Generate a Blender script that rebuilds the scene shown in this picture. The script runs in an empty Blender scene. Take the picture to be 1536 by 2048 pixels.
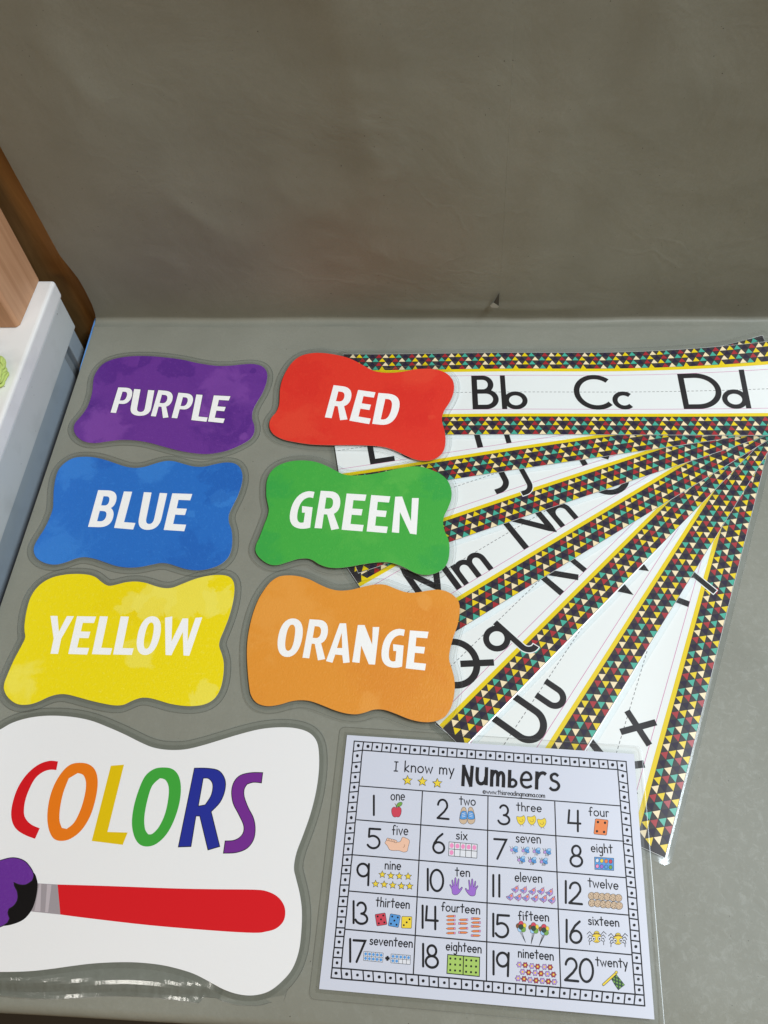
import bpy, math, random
from mathutils import Vector, Matrix, noise
from mathutils.geometry import tessellate_polygon

# ------------------------------------------------------------------ camera, light, exposure
scene = bpy.context.scene
COL = scene.collection
CAM = Vector((0.43004, -0.74926, 0.76720))
ROT = ((0.99953454, 0.00741832, -0.02959163), (0.02131530, -0.86376590, 0.50344228), (-0.02182554, -0.50383870, -0.86352198))
FPX = 1531.7728
cd = bpy.data.cameras.new("camera"); cam = bpy.data.objects.new("camera", cd); COL.objects.link(cam)
cd.sensor_fit = 'VERTICAL'; cd.sensor_height = 36.0; cd.lens = FPX / 2048.0 * 36.0
cd.clip_start = 0.02; cd.clip_end = 50.0
cam.matrix_world = Matrix(((ROT[0][0], -ROT[0][1], -ROT[0][2], CAM.x), (ROT[1][0], -ROT[1][1], -ROT[1][2], CAM.y),
                           (ROT[2][0], -ROT[2][1], -ROT[2][2], CAM.z), (0, 0, 0, 1)))
scene.camera = cam

world = bpy.data.worlds.new("World"); scene.world = world; world.use_nodes = True
bg = world.node_tree.nodes["Background"]
bg.inputs[0].default_value = (1.0, 0.74, 0.38, 1); bg.inputs[1].default_value = 0.13

def area(name, loc, target, sx, sy, power, color):
    l = bpy.data.lights.new(name, 'AREA'); l.shape = 'RECTANGLE'; l.size = sx; l.size_y = sy; l.energy = power; l.color = color
    o = bpy.data.objects.new(name, l); COL.objects.link(o); o.location = loc
    o.rotation_euler = (Vector(target) - Vector(loc)).to_track_quat('-Z', 'Y').to_euler()
    return o
area("ceiling_lamp", (1.95, -0.52, 2.6), (0.60, -0.42, 0.0), 1.3, 0.55, 86, (0.86, 0.955, 1.02))
area("far_ceiling_lamp", (-0.57, -1.30, 2.5), (0.4, -0.5, 0.0), 0.45, 0.35, 6.5, (1.0, 0.94, 0.84))
area("warm_wall_fill", (0.2, -3.6, 2.0), (0.5, 0.0, 0.3), 1.6, 0.8, 16, (1.0, 0.56, 0.19))  # unseen fill, added to warm and brighten the wall

vs = scene.view_settings
vs.view_transform = 'Standard'; vs.look = 'None'; vs.exposure = 0.10; vs.gamma = 1.0; vs.use_curve_mapping = False
scene.cycles.max_bounces = 8; scene.cycles.transparent_max_bounces = 24
scene.cycles.sample_clamp_indirect = 6.0
scene.cycles.use_denoising = True

# ------------------------------------------------------------------ helpers
random.seed(5)
def ray(u, v):
    a, b = (u - 768.0) / FPX, (v - 1024.0) / FPX
    return Vector([r[0] * a + r[1] * b + r[2] for r in ROT])
def P(u, v, surf):
    """point of the photograph -> point on the real surface z = surf(x, y)"""
    d = ray(u, v); z = 0.001
    for _ in range(6):
        q = CAM + d * ((z - CAM.z) / d.z); z = surf(q.x, q.y)
    return q.x, q.y
def lin(c):
    c /= 255.0
    return c / 12.92 if c <= 0.04045 else ((c + 0.055) / 1.055) ** 2.4
def S(r, g, b, k=1.05):
    return (min(lin(r) * k, .9), min(lin(g) * k, .9), min(lin(b) * k, .9), 1)

def mat(name, color, rough=0.45, spec=0.4, coat=0.0, coat_rough=0.12, bump=0.0, bump_scale=900.0, metallic=0.0):
    m = bpy.data.materials.new(name); m.use_nodes = True
    nt = m.node_tree; b = nt.nodes["Principled BSDF"]
    b.inputs["Base Color"].default_value = color; b.inputs["Roughness"].default_value = rough
    b.inputs["Specular IOR Level"].default_value = spec; b.inputs["Metallic"].default_value = metallic
    b.inputs["Coat Weight"].default_value = coat; b.inputs["Coat Roughness"].default_value = coat_rough
    if bump:
        tc = nt.nodes.new("ShaderNodeTexCoord"); n = nt.nodes.new("ShaderNodeTexNoise"); n.inputs["Scale"].default_value = bump_scale
        n.inputs["Detail"].default_value = 3
        bp = nt.nodes.new("ShaderNodeBump"); bp.inputs["Strength"].default_value = bump; bp.inputs["Distance"].default_value = 0.0004
        nt.links.new(tc.outputs["Object"], n.inputs["Vector"]); nt.links.new(n.outputs["Fac"], bp.inputs["Height"])
        nt.links.new(bp.outputs[0], b.inputs["Normal"])
    return m

def mottle(name, base, light, dark, seed, hard=0.1, rough=0.42, spots=()):
    """watercolour print: soft washes with some tide edges, on embossed card under film"""
    m = bpy.data.materials.new(name); m.use_nodes = True; nt = m.node_tree; N = nt.nodes.new; Lk = nt.links.new
    b = nt.nodes["Principled BSDF"]; b.inputs["Roughness"].default_value = rough; b.inputs["Specular IOR Level"].default_value = 0.35
    tc = N("ShaderNodeTexCoord"); mp = N("ShaderNodeMapping"); mp.inputs["Location"].default_value = (seed * 1.7, seed * 0.9, seed * 0.37)
    Lk(tc.outputs["Object"], mp.inputs["Vector"])
    def nz(scale, detail, rgh, dist=0.0):
        n = N("ShaderNodeTexNoise"); n.inputs["Scale"].default_value = scale; n.inputs["Detail"].default_value = detail
        n.inputs["Roughness"].default_value = rgh; n.inputs["Distortion"].default_value = dist; Lk(mp.outputs[0], n.inputs["Vector"]); return n
    def ramp(n, a, c):
        r = N("ShaderNodeMapRange"); r.inputs["From Min"].default_value = a; r.inputs["From Max"].default_value = c; r.clamp = True
        r.interpolation_type = 'SMOOTHSTEP'; Lk(n.outputs["Fac"], r.inputs["Value"]); return r
    def mix(fac, a, c):
        x = N("ShaderNodeMix"); x.data_type = 'RGBA'; Lk(fac, x.inputs["Factor"])
        for s, v in ((6, a), (7, c)):
            if isinstance(v, tuple): x.inputs[s].default_value = v
            else: Lk(v, x.inputs[s])
        return x.outputs[2]
    c = mix(ramp(nz(11, 4, .55), .50, .50 + hard + .12).outputs[0], base, dark)
    c = mix(ramp(nz(8.5, 7, .62, .6), .59, .59 + hard).outputs[0], c, light)
    for (sx, sy, r, kind, wob) in spots:                        # washes of paint with a place of their own
        sub = N("ShaderNodeVectorMath"); sub.operation = 'SUBTRACT'; Lk(tc.outputs["Object"], sub.inputs[0]); sub.inputs[1].default_value = (sx, sy, 0)
        ln = N("ShaderNodeVectorMath"); ln.operation = 'LENGTH'; Lk(sub.outputs[0], ln.inputs[0])
        nn = nz(38, 5, .6, .5); ma = N("ShaderNodeMath"); ma.operation = 'MULTIPLY_ADD'; Lk(nn.outputs["Fac"], ma.inputs[0]); ma.inputs[1].default_value = r * 3.6; ma.inputs[2].default_value = -r * 1.8
        ad = N("ShaderNodeMath"); ad.operation = 'ADD'; Lk(ln.outputs["Value"], ad.inputs[0]); Lk(ma.outputs[0], ad.inputs[1])
        mr_ = N("ShaderNodeMapRange"); mr_.clamp = True; mr_.interpolation_type = 'SMOOTHSTEP'; mr_.inputs["From Min"].default_value = r * (1 + wob); mr_.inputs["From Max"].default_value = r * (1 - wob)
        mr_.inputs["To Max"].default_value = .6 if name.startswith(("purple", "yellow")) else .42; Lk(ad.outputs[0], mr_.inputs["Value"]); c = mix(mr_.outputs[0], c, light if kind else dark)
    c = mix(ramp(nz(260, 4, .7), .50, 1.0).outputs[0], c, light)
    Lk(c, b.inputs["Base Color"])
    bn = nz(520, 3, .6); bp = N("ShaderNodeBump"); bp.inputs["Strength"].default_value = .6; bp.inputs["Distance"].default_value = .0006
    Lk(bn.outputs["Fac"], bp.inputs["Height"]); Lk(bp.outputs[0], b.inputs["Normal"])
    return m

def film_mat(name, tint, gloss, rough, bump=0.0, scale=60.0, stretch=1.0):
    m = bpy.data.materials.new(name); m.use_nodes = True; nt = m.node_tree; N = nt.nodes.new; Lk = nt.links.new
    nt.nodes.remove(nt.nodes["Principled BSDF"]); out = nt.nodes["Material Output"]
    t = N("ShaderNodeBsdfTransparent"); t.inputs[0].default_value = tint
    g = N("ShaderNodeBsdfGlossy"); g.inputs["Roughness"].default_value = rough; g.inputs[0].default_value = (.95, .97, 1, 1)
    fr = N("ShaderNodeFresnel"); fr.inputs[0].default_value = 1.5
    ml = N("ShaderNodeMath"); ml.operation = 'MULTIPLY'; ml.inputs[1].default_value = gloss; Lk(fr.outputs[0], ml.inputs[0])
    mx = N("ShaderNodeMixShader"); Lk(ml.outputs[0], mx.inputs[0]); Lk(t.outputs[0], mx.inputs[1]); Lk(g.outputs[0], mx.inputs[2])
    if bump:
        tc = N("ShaderNodeTexCoord"); n = N("ShaderNodeTexNoise"); n.inputs["Scale"].default_value = scale; n.inputs["Detail"].default_value = 4
        bp = N("ShaderNodeBump"); bp.inputs["Strength"].default_value = bump; bp.inputs["Distance"].default_value = .002
        mp = N("ShaderNodeMapping"); mp.inputs["Scale"].default_value = (stretch, 1, 1); Lk(tc.outputs["Object"], mp.inputs["Vector"]); Lk(mp.outputs[0], n.inputs["Vector"]); Lk(n.outputs["Fac"], bp.inputs["Height"])
        Lk(bp.outputs[0], g.inputs["Normal"]); Lk(bp.outputs[0], fr.inputs["Normal"])
    Lk(mx.outputs[0], out.inputs[0])
    return m

FILM = film_mat("clear_film", (.962, .964, .958, 1), .7, .16, .06, 60)
STRIP_FILM = film_mat("strip_film", (.935, .938, .932, 1), .9, .16, .06, 60)  # tint also holds the shade under the strips' film margin
FILM2 = film_mat("film_gap_shade", (.925, .928, .92, 1), .7, .2, .06, 80)  # inner film band; shade of the gap at the card edge put into its tint
FILM_EDGE = film_mat("clear_film_edge", (.74, .75, .74, 1), 2.0, .3)
FILM_WAVY = film_mat("wrinkled_film", (.94, .945, .94, 1), 1.5, .12, .22, 44, 2.2)
WHITE_INK = mat("white_print", S(238, 238, 240), .42, .35, bump=.3, bump_scale=750)
WHITE = mat("white_sheet", S(222, 226, 226), .4, .35, .25, .2)
POSTER_WHITE = mat("poster_paper", S(198, 202, 217), .42, .35, .3, .25)
SIGN_WHITE = mat("sign_paper", S(225, 225, 227), .45, .35, .2, .25, .12, 600)
BLACK = mat("black_ink", S(38, 36, 38), .42, .22, .1, .15)
CHARCOAL = mat("charcoal_ink", S(50, 46, 49), .42, .22, .1, .15)
CHARCOAL2 = mat("dark_grey_ink", S(58, 55, 57), .42, .22, .1, .15)
NAVY = mat("navy_ink", S(40, 33, 55), .42, .22, .1, .15)
T_RED = mat("dark_red_ink", S(160, 36, 44), .4, .35, .25, .2)
T_CREAM = mat("cream_ink", S(232, 214, 176), .4, .35, .25, .2)
T_YEL = mat("yellow_ink", S(222, 196, 10), .4, .35, .25, .2)
T_TEAL = mat("teal_ink", S(64, 165, 145), .4, .35, .25, .2)
PINK_LINE = mat("pink_rule_ink", S(196, 120, 165), .4, .35)
GREY_DASH = mat("grey_dash_ink", S(110, 110, 112), .4, .35)
PAPER_EDGE = mat("card_edge", S(205, 203, 196), .7, .2)
EDGE_GLINT = mat("edge_glint_white", (.88, .88, .88, 1), .35, .5, .6, .15)  # lamp glint along strip edges, put into a bright white
POSTER_BLACK = mat("poster_ink", S(32, 31, 34), .45, .15)

class MB:
    """collects faces of one mesh object"""
    def __init__(s): s.v = []; s.f = []; s.fm = []; s.m = []; s.sm = []
    def mi(s, m):
        if m not in s.m: s.m.append(m)
        return s.m.index(m)
    def add(s, vs, fs, m, smooth=False):
        o = len(s.v); s.v += [tuple(x) for x in vs]; k = s.mi(m)
        for f in fs: s.f.append([o + i for i in f]); s.fm.append(k); s.sm.append(smooth)
    def fill(s, loops, zf, m):
        """flat filled shape with holes; loops of (x, y), zf(x, y) -> z"""
        L = [[Vector((x, y, 0)) for x, y in l] for l in loops]; flat = [p for l in L for p in l]
        tris = []
        for t in tessellate_polygon(L):
            a, b, c = (flat[i] for i in t)
            cr = (b.x - a.x) * (c.y - a.y) - (b.y - a.y) * (c.x - a.x)
            if abs(cr) < 1e-14: continue
            tris.append(tuple(t) if cr > 0 else (t[0], t[2], t[1]))
        s.add([(p.x, p.y, zf(p.x, p.y)) for p in flat], tris, m)
    def grid(s, nx, ny, fn, m, smooth=False):
        vs = [fn(i / nx, j / ny) for j in range(ny + 1) for i in range(nx + 1)]
        s.add(vs, [(j * (nx + 1) + i, j * (nx + 1) + i + 1, (j + 1) * (nx + 1) + i + 1, (j + 1) * (nx + 1) + i) for j in range(ny) for i in range(nx)], m, smooth)
    def box(s, a, b, m):
        x0, y0, z0 = a; x1, y1, z1 = b
        s.add([(x0, y0, z0), (x1, y0, z0), (x1, y1, z0), (x0, y1, z0), (x0, y0, z1), (x1, y0, z1), (x1, y1, z1), (x0, y1, z1)],
              [(3, 2, 1, 0), (4, 5, 6, 7), (0, 1, 5, 4), (1, 2, 6, 5), (2, 3, 7, 6), (3, 0, 4, 7)], m)
    def build(s, name, parent=None, loc=None, bevel=0.0):
        o0 = Vector(parent.location) if parent else Vector(loc or (0, 0, 0))
        if parent and parent.parent: o0 = o0 + Vector(parent.parent.location)
        me = bpy.data.meshes.new(name)
        me.from_pydata([(v[0] - o0.x, v[1] - o0.y, v[2] - o0.z) for v in s.v], [], s.f)
        for m in s.m: me.materials.append(m)
        me.polygons.foreach_set("material_index", s.fm); me.polygons.foreach_set("use_smooth", s.sm); me.update()
        o = bpy.data.objects.new(name, me); COL.objects.link(o)
        if parent: o.parent = parent
        else: o.location = o0
        if bevel:
            b = o.modifiers.new("bevel", 'BEVEL'); b.width = bevel; b.segments = 3; b.limit_method = 'ANGLE'
        return o
def thing(name, label, cat, loc, group=None):
    o = bpy.data.objects.new(name, None); COL.objects.link(o); o.location = loc; o.empty_display_size = .02
    o["label"] = label; o["category"] = cat
    if group: o["group"] = group
    return o

def smooth_closed(pts, n=5):
    out = []; k = len(pts)
    for i in range(k):
        p0, p1, p2, p3 = (Vector(pts[(i + j) % k]) for j in (-1, 0, 1, 2))
        for a in range(n):
            t = a / n
            q = .5 * ((2 * p1) + (p2 - p0) * t + (2 * p0 - 5 * p1 + 4 * p2 - p3) * t * t + (3 * p1 - p0 - 3 * p2 + p3) * t ** 3)
            out.append((q.x, q.y))
    return out
def smooth_open(pts, n=6):
    out = []; k = len(pts)
    for i in range(k - 1):
        p0, p1, p2, p3 = (Vector(pts[min(max(i + j, 0), k - 1)]) for j in (-1, 0, 1, 2))
        for a in range(n):
            t = a / n
            q = .5 * ((2 * p1) + (p2 - p0) * t + (2 * p0 - 5 * p1 + 4 * p2 - p3) * t * t + (3 * p1 - p0 - 3 * p2 + p3) * t ** 3)
            out.append((q.x, q.y))
    return out + [tuple(pts[-1])]
def smooth_corners(pts, n=4, lim=42):
    """closed loop: smooth the bends, keep the sharp corners"""
    k = len(pts); cs = []
    for i in range(k):
        a, b, c = Vector(pts[i - 1]), Vector(pts[i]), Vector(pts[(i + 1) % k]); d1, d2 = b - a, c - b
        if d1.length > 0 and d2.length > 0 and abs(d1.angle(d2)) > math.radians(lim): cs.append(i)
    if len(cs) < 2: return smooth_closed(pts, n)
    out = []
    for i, j in zip(cs, cs[1:] + [cs[0] + k]):
        run = [pts[q % k] for q in range(i, j + 1)]
        out += (smooth_open(run, n) if len(run) > 2 else run)[:-1]
    return out
def area2(l): return sum(l[i][0] * l[(i + 1) % len(l)][1] - l[(i + 1) % len(l)][0] * l[i][1] for i in range(len(l)))
def offset(loop, d):
    """outward offset of a closed loop"""
    s = 1 if area2(loop) > 0 else -1; n = len(loop); out = []
    for i in range(n):
        a, b = Vector(loop[i - 2]), Vector(loop[(i + 2) % n]); t = (b - a)
        if t.length < 1e-9: t = Vector((1, 0))
        t.normalize(); out.append((loop[i][0] + s * t.y * d, loop[i][1] - s * t.x * d))
    for _ in range(3):
        out = [tuple((Vector(out[i - 1]) + 2 * Vector(out[i]) + Vector(out[(i + 1) % n])) / 4) for i in range(n)]
    return out

def ribbon(mb, pts, w, tf, m, closed=False, cap=False, lim=1.9):
    """stroke of width w along pts (local 2D); tf maps (x, y) to a 3D point"""
    q = [Vector(pts[0])]
    for p in pts[1:]:
        if (Vector(p) - q[-1]).length > 1e-6 * max(1.0, w): q.append(Vector(p))
    if closed and (q[0] - q[-1]).length < 1e-6: q.pop()
    n = len(q)
    if n < 2: return
    Ls, Rs = [], []
    for i in range(n):
        a = q[i - 1] if (i > 0 or closed) else None; b = q[(i + 1) % n] if (i < n - 1 or closed) else None
        d1 = (q[i] - a).normalized() if a is not None else None; d2 = (b - q[i]).normalized() if b is not None else None
        if d1 is None: d1 = d2
        if d2 is None: d2 = d1
        n1, n2 = Vector((-d1.y, d1.x)), Vector((-d2.y, d2.x)); mm = n1 + n2
        if mm.length < .3: mm = n1.copy()
        mm.normalize(); k = min(1.0 / max(mm.dot(n1), 1 / lim - .17 if lim < 2 else 1 / lim), lim)
        Ls.append(q[i] + mm * (w / 2 * k)); Rs.append(q[i] - mm * (w / 2 * k))
    vs = [tf(p.x, p.y) for p in Ls] + [tf(p.x, p.y) for p in Rs]; fs = []
    for i in range(n if closed else n - 1):
        j = (i + 1) % n; fs.append((i, n + i, n + j, j))
    mb.add(vs, fs, m)
    if cap:
        for i, sgn in ((0, -1), (n - 1, 1)):
            d = (q[1] - q[0]).normalized() if i == 0 else (q[-1] - q[-2]).normalized()
            nn = Vector((-d.y, d.x)) * (w / 2); dd = d * (sgn * w / 2)
            ring = [q[i] + nn * math.cos(a) + dd * math.sin(a) for a in [math.pi * k / 8 for k in range(9)]]
            v = [tf(p.x, p.y) for p in ring]; f = list(range(9))
            mb.add(v, [f if sgn < 0 else f[::-1]], m)
def arc(cx, cy, rx, ry, a0, a1, n=18):
    return [(cx + rx * math.cos(math.radians(a0 + (a1 - a0) * i / n)), cy + ry * math.sin(math.radians(a0 + (a1 - a0) * i / n))) for i in range(n + 1)]
def sstep(t): t = min(max(t, 0.0), 1.0); return t * t * (3 - 2 * t)
def crop(ox, oy, k): return lambda x, y: (ox + x * k, oy + y * k)

# ------------------------------------------------------------------ setting: backdrop paper, floor
def paper_material():
    m = bpy.data.materials.new("grey_backdrop_paper"); m.use_nodes = True; nt = m.node_tree; N = nt.nodes.new; Lk = nt.links.new
    b = nt.nodes["Principled BSDF"]; b.inputs["Roughness"].default_value = .5; b.inputs["Specular IOR Level"].default_value = .3
    tc = N("ShaderNodeTexCoord")
    def nz(scale, detail, rgh, dist=0.0, vec=None):
        n = N("ShaderNodeTexNoise"); n.inputs["Scale"].default_value = scale; n.inputs["Detail"].default_value = detail
        n.inputs["Roughness"].default_value = rgh; n.inputs["Distortion"].default_value = dist; Lk(vec or tc.outputs["Object"], n.inputs["Vector"]); return n
    def mr(src, a, c, t0=0.0, t1=1.0):
        r = N("ShaderNodeMapRange"); r.inputs["From Min"].default_value = a; r.inputs["From Max"].default_value = c
        r.inputs["To Min"].default_value = t0; r.inputs["To Max"].default_value = t1; Lk(src, r.inputs["Value"]); return r.outputs[0]
    def mixc(fac, a, c):
        x = N("ShaderNodeMix"); x.data_type = 'RGBA'; Lk(fac, x.inputs["Factor"])
        for s, v in ((6, a), (7, c)):
            if isinstance(v, tuple): x.inputs[s].default_value = v
            else: Lk(v, x.inputs[s])
        return x.outputs[2]
    base = mixc(mr(nz(6, 5, .6).outputs["Fac"], .35, .7), (.216, .219, .184, 1), (.260, .263, .224, 1))
    base = mixc(mr(nz(420, 4, .7).outputs["Fac"], .35, .75, 0, .55), base, (.206, .209, .176, 1))
    # chalky scuffs, stronger at the right front, where they also paint in the table's sheen
    sx = N("ShaderNodeSeparateXYZ"); Lk(tc.outputs["Object"], sx.inputs[0])
    fx = mr(sx.outputs[0], .35, .80, .25, 1.0); fy = mr(sx.outputs[1], -.15, -.6, .25, 1.0)
    mu = N("ShaderNodeMath"); mu.operation = 'MULTIPLY'; Lk(fx, mu.inputs[0]); Lk(fy, mu.inputs[1])
    sc = mr(nz(110, 9, .8, .6).outputs["Fac"], .50, .78)
    mu2 = N("ShaderNodeMath"); mu2.operation = 'MULTIPLY'; Lk(mu.outputs[0], mu2.inputs[0]); Lk(sc, mu2.inputs[1])
    base = mixc(mu2.outputs[0], base, (.33, .34, .31, 1))
    spk = mr(nz(330, 2, .5).outputs["Fac"], .755, .775)
    base = mixc(spk, base, (.06, .055, .045, 1))
    Lk(base, b.inputs["Base Color"])
    # paper tooth plus crumple creases
    vor = N("ShaderNodeTexVoronoi"); vor.feature = 'DISTANCE_TO_EDGE'; vor.inputs["Scale"].default_value = 5.5
    wv = nz(7, 3, .6); vadd = N("ShaderNodeVectorMath"); vadd.operation = 'MULTIPLY_ADD'
    Lk(wv.outputs["Color"], vadd.inputs[0]); vadd.inputs[1].default_value = (.16, .16, .16); Lk(tc.outputs["Object"], vadd.inputs[2])
    Lk(vadd.outputs[0], vor.inputs["Vector"])
    crease = mr(vor.outputs["Distance"], 0, .03, 1, 0)
    msk = mr(nz(4.2, 2, .5).outputs["Fac"], .5, .62)
    cm = N("ShaderNodeMath"); cm.operation = 'MULTIPLY'; Lk(crease, cm.inputs[0]); Lk(msk, cm.inputs[1])
    b1 = N("ShaderNodeBump"); b1.inputs["Strength"].default_value = .2; b1.inputs["Distance"].default_value = .0007; Lk(cm.outputs[0], b1.inputs["Height"])
    b2 = N("ShaderNodeBump"); b2.inputs["Strength"].default_value = .45; b2.inputs["Distance"].default_value = .005
    Lk(nz(9, 5, .55, .4).outputs["Fac"], b2.inputs["Height"]); Lk(b1.outputs[0], b2.inputs["Normal"])
    b3 = N("ShaderNodeBump"); b3.inputs["Strength"].default_value = .25; b3.inputs["Distance"].default_value = .0003
    Lk(nz(900, 3, .6).outputs["Fac"], b3.inputs["Height"]); Lk(b2.outputs[0], b3.inputs["Normal"])
    Lk(b3.outputs[0], b.inputs["Normal"])
    return m
PAPER = paper_material()

def interp(tab, t):
    for (a, x), (b, y) in zip(tab, tab[1:]):
        if t <= b: return x + (y - x) * max(0.0, (t - a)) / (b - a)
    return tab[-1][1]
WALL_EDGE = [(0, .0015), (.012, .0045), (.030, .0062), (.052, .0062), (.075, .0048), (.113, -.0045), (.193, -.0083), (.262, -.0115), (.95, -.034)]
TABLE_EDGE = [(0, .0015), (.0093, .002), (.2319, -.0061), (.4265, -.0140), (.83, -.030)]
def wall_dy(x, z):
    amp = sstep((z - .01) / .12)
    amp *= .25 + .75 * sstep((x + .01) / .16)
    d = -amp * (.0046 * noise.noise((x * 4.5, z * 5.0, .3)) + .0016 * noise.noise((x * 11, z * 9, 4.1)) + .0030 * noise.ridged_multi_fractal((x * 3.2 + .4 * z, z * 4.2, 2.3), .8, 2.1, 4, .9, 1.6))
    d -= .0014 * math.exp(-((z - .022) / .006) ** 2) * sstep((x - .37) / .09) * sstep((.68 - x) / .06)   # buckle above the bend
    return d
def backdrop():
    prof = []                                                # (kind, y, z)
    for i in range(6): prof.append((-.797, -.075 + .0105 * i))
    for i in range(9):
        a = math.radians(180 - 80 * i / 8); prof.append((-.787 + .010 * math.cos(a), -.0125 + .010 * math.sin(a)))
    for y in [-.778 + .0, -.774, -.768, -.76]: prof.append((y, -.0013 if y < -.776 else (-.0006 if y < -.77 else 0)))
    y = -.74
    while y < -.035: prof.append((y, 0.0)); y += .02
    for i in range(1, 12): prof.append((-.035 + .0022 * i, 0.0))
    r = .0062
    for i in range(0, 9):
        a = math.radians(-90 + 90 * i / 8); prof.append((-r + r * math.cos(a), r + r * math.sin(a)))
    z = r + .006
    while z < .95: prof.append((0.0, z)); z += .006
    xs = [0.0]; 
    while xs[-1] < 1.25: xs.append(xs[-1] + .006)
    mb = MB(); vs = []
    for (y, z) in prof:
        e = interp(WALL_EDGE, z) if y > -.012 else interp(TABLE_EDGE, -y)
        for x in xs:
            xx = x + e * max(0.0, 1 - x / .12)
            yy, zz = y, z
            if y > -.034: yy += sstep((y + .034) / .02) * (.0018 * noise.noise((x * 7, .7, .2)) + .0022 * sstep((x - .4) / .2) * noise.noise((x * 16, 3.7, .2)))
            if y > -.012:                                      # hanging part: gentle cockling of the sheet
                yy += wall_dy(x, z)
            elif y > -.034:
                t = (y + .034) / .034
                zz += t * (.0012 + .0022 * noise.noise((x * 9, 2.2, y * 30)) + .0010 * noise.noise((x * 30, 7.7, y * 60)))
            elif y < -.758:
                yy += -.026 * (x - .09) * sstep((-.758 - y) / .03); zz -= .0035 * sstep((-.766 - y) / .02) * 0
                zz += .0006 * noise.noise((x * 22, 1.0, z * 40 + y * 30))
            vs.append((xx, yy, zz))
    nx = len(xs)
    mb.add(vs, [(j * nx + i, j * nx + i + 1, (j + 1) * nx + i + 1, (j + 1) * nx + i) for j in range(len(prof) - 1) for i in range(nx - 1)], PAPER, True)
    o = mb.build("backdrop"); o["kind"] = "structure"
    # the small rip beside the long fold: dark patch painting the hole's shade, and the turned-down flap showing the paler back of the sheet
    t = MB(); y = -.0052
    t.add([(.5473, y, .0545), (.5415, y - .0005, .0375), (.5489, y - .0004, .0320)], [(0, 1, 2)], mat("rip_shadow", (.075, .07, .06, 1), .9, .0))
    t.build("rip_shade_patch", o)
    t = MB()
    t.add([(.5412, y - .0008, .0380), (.5372, y - .0012, .0325), (.5400, y - .0014, .0296), (.5475, y - .0013, .0288), (.5491, y - .0012, .0312)],
          [(0, 1, 2, 3, 4)], mat("paper_back", (.34, .34, .30, 1), .8, .1))
    t.build("torn_flap", o)
    t = MB(); n = 70; vs = []
    for i in range(n + 1):
        z = .056 + .42 * i / n; x = .5485 - (z - .05) * .065; y0 = wall_dy(x, z)
        vs += [(x - .0008, y0 + .0003, z), (x, y0 - .00028, z), (x + .0008, y0 + .0003, z)]
    t.add(vs, [(3 * i + k, 3 * i + k + 1, 3 * i + k + 4, 3 * i + k + 3) for i in range(n) for k in (0, 1)], PAPER)
    t.build("paper_fold", o)
    return o
BACK = backdrop()
mf = mat("dark_floor", (.045, .034, .022, 1), .6, .3, bump=.5, bump_scale=40)
mb = MB(); mb.add([(-3, -4, -.74), (4, -4, -.74), (4, 2, -.74), (-3, 2, -.74)], [(0, 1, 2, 3)], mf); fl = mb.build("floor"); fl["kind"] = "structure"

def wood_mat(name, c1, c2, scale, rough=.5, axis_long=2, stretch=14):
    m = bpy.data.materials.new(name); m.use_nodes = True; nt = m.node_tree; N = nt.nodes.new; Lk = nt.links.new
    b = nt.nodes["Principled BSDF"]; b.inputs["Roughness"].default_value = rough; b.inputs["Specular IOR Level"].default_value = .3
    tc = N("ShaderNodeTexCoord"); mp = N("ShaderNodeMapping"); sc = [stretch, stretch, stretch]; sc[axis_long] = 1.0
    mp.inputs["Scale"].default_value = sc; Lk(tc.outputs["Object"], mp.inputs["Vector"])
    n = N("ShaderNodeTexNoise"); n.inputs["Scale"].default_value = scale; n.inputs["Detail"].default_value = 7; n.inputs["Roughness"].default_value = .65
    n.inputs["Distortion"].default_value = .5; Lk(mp.outputs[0], n.inputs["Vector"])
    r = N("ShaderNodeMapRange"); r.inputs["From Min"].default_value = .33; r.inputs["From Max"].default_value = .68; Lk(n.outputs["Fac"], r.inputs["Value"])
    x = N("ShaderNodeMix"); x.data_type = 'RGBA'; x.inputs[6].default_value = c1; x.inputs[7].default_value = c2; Lk(r.outputs[0], x.inputs["Factor"])
    Lk(x.outputs[2], b.inputs["Base Color"])
    bp = N("ShaderNodeBump"); bp.inputs["Strength"].default_value = .2; bp.inputs["Distance"].default_value = .0005; Lk(n.outputs["Fac"], bp.inputs["Height"]); Lk(bp.outputs[0], b.inputs["Normal"])
    return m

# table under the paper
TB = thing("table", "blue-edged table carrying the grey backdrop paper and all the laminated cards", "table", (.5, -.4, -.74))
mb = MB(); bl = mat("blue_table_edge", S(96, 150, 215), .4, .4)
tl = [(-.0012, .004), (1.2, .004), (1.2, -.769), (-.018, -.769), (-.0006, -.115), (-.0023, -.08)]
zt, zb = -.0009, -.027
mb.add([(x, y, zt) for x, y in tl] + [(x, y, zb) for x, y in tl], [(5, 4, 3, 2, 1, 0), tuple(range(6, 12))] + [(i, (i + 1) % 6, 6 + (i + 1) % 6, 6 + i) for i in range(6)], bl)
mb.build("tabletop", TB)
lm = mat("grey_metal_leg", (.12, .12, .12, 1), .4, .5, metallic=.8)
for x in (.06, 1.14):
    for y in (-.70, -.06):
        mb = MB(); mb.box((x - .016, y - .016, -.74), (x + .016, y + .016, zb - .0005), lm); mb.build("leg", TB)

# wooden panel behind, at the left
t = thing("wooden_panel", "dark brown wooden panel upright behind the left edge of the grey paper", "panel", (-.2, .03, -.74))
mb = MB(); wm = wood_mat("brown_panel_wood", (.17, .09, .03, 1), (.50, .29, .11, 1), 2.2, .45, 2, 12)
mb.box((-.62, .012, -.73), (.05, .03, 1.0), wm); mb.build("board", t)

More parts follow.
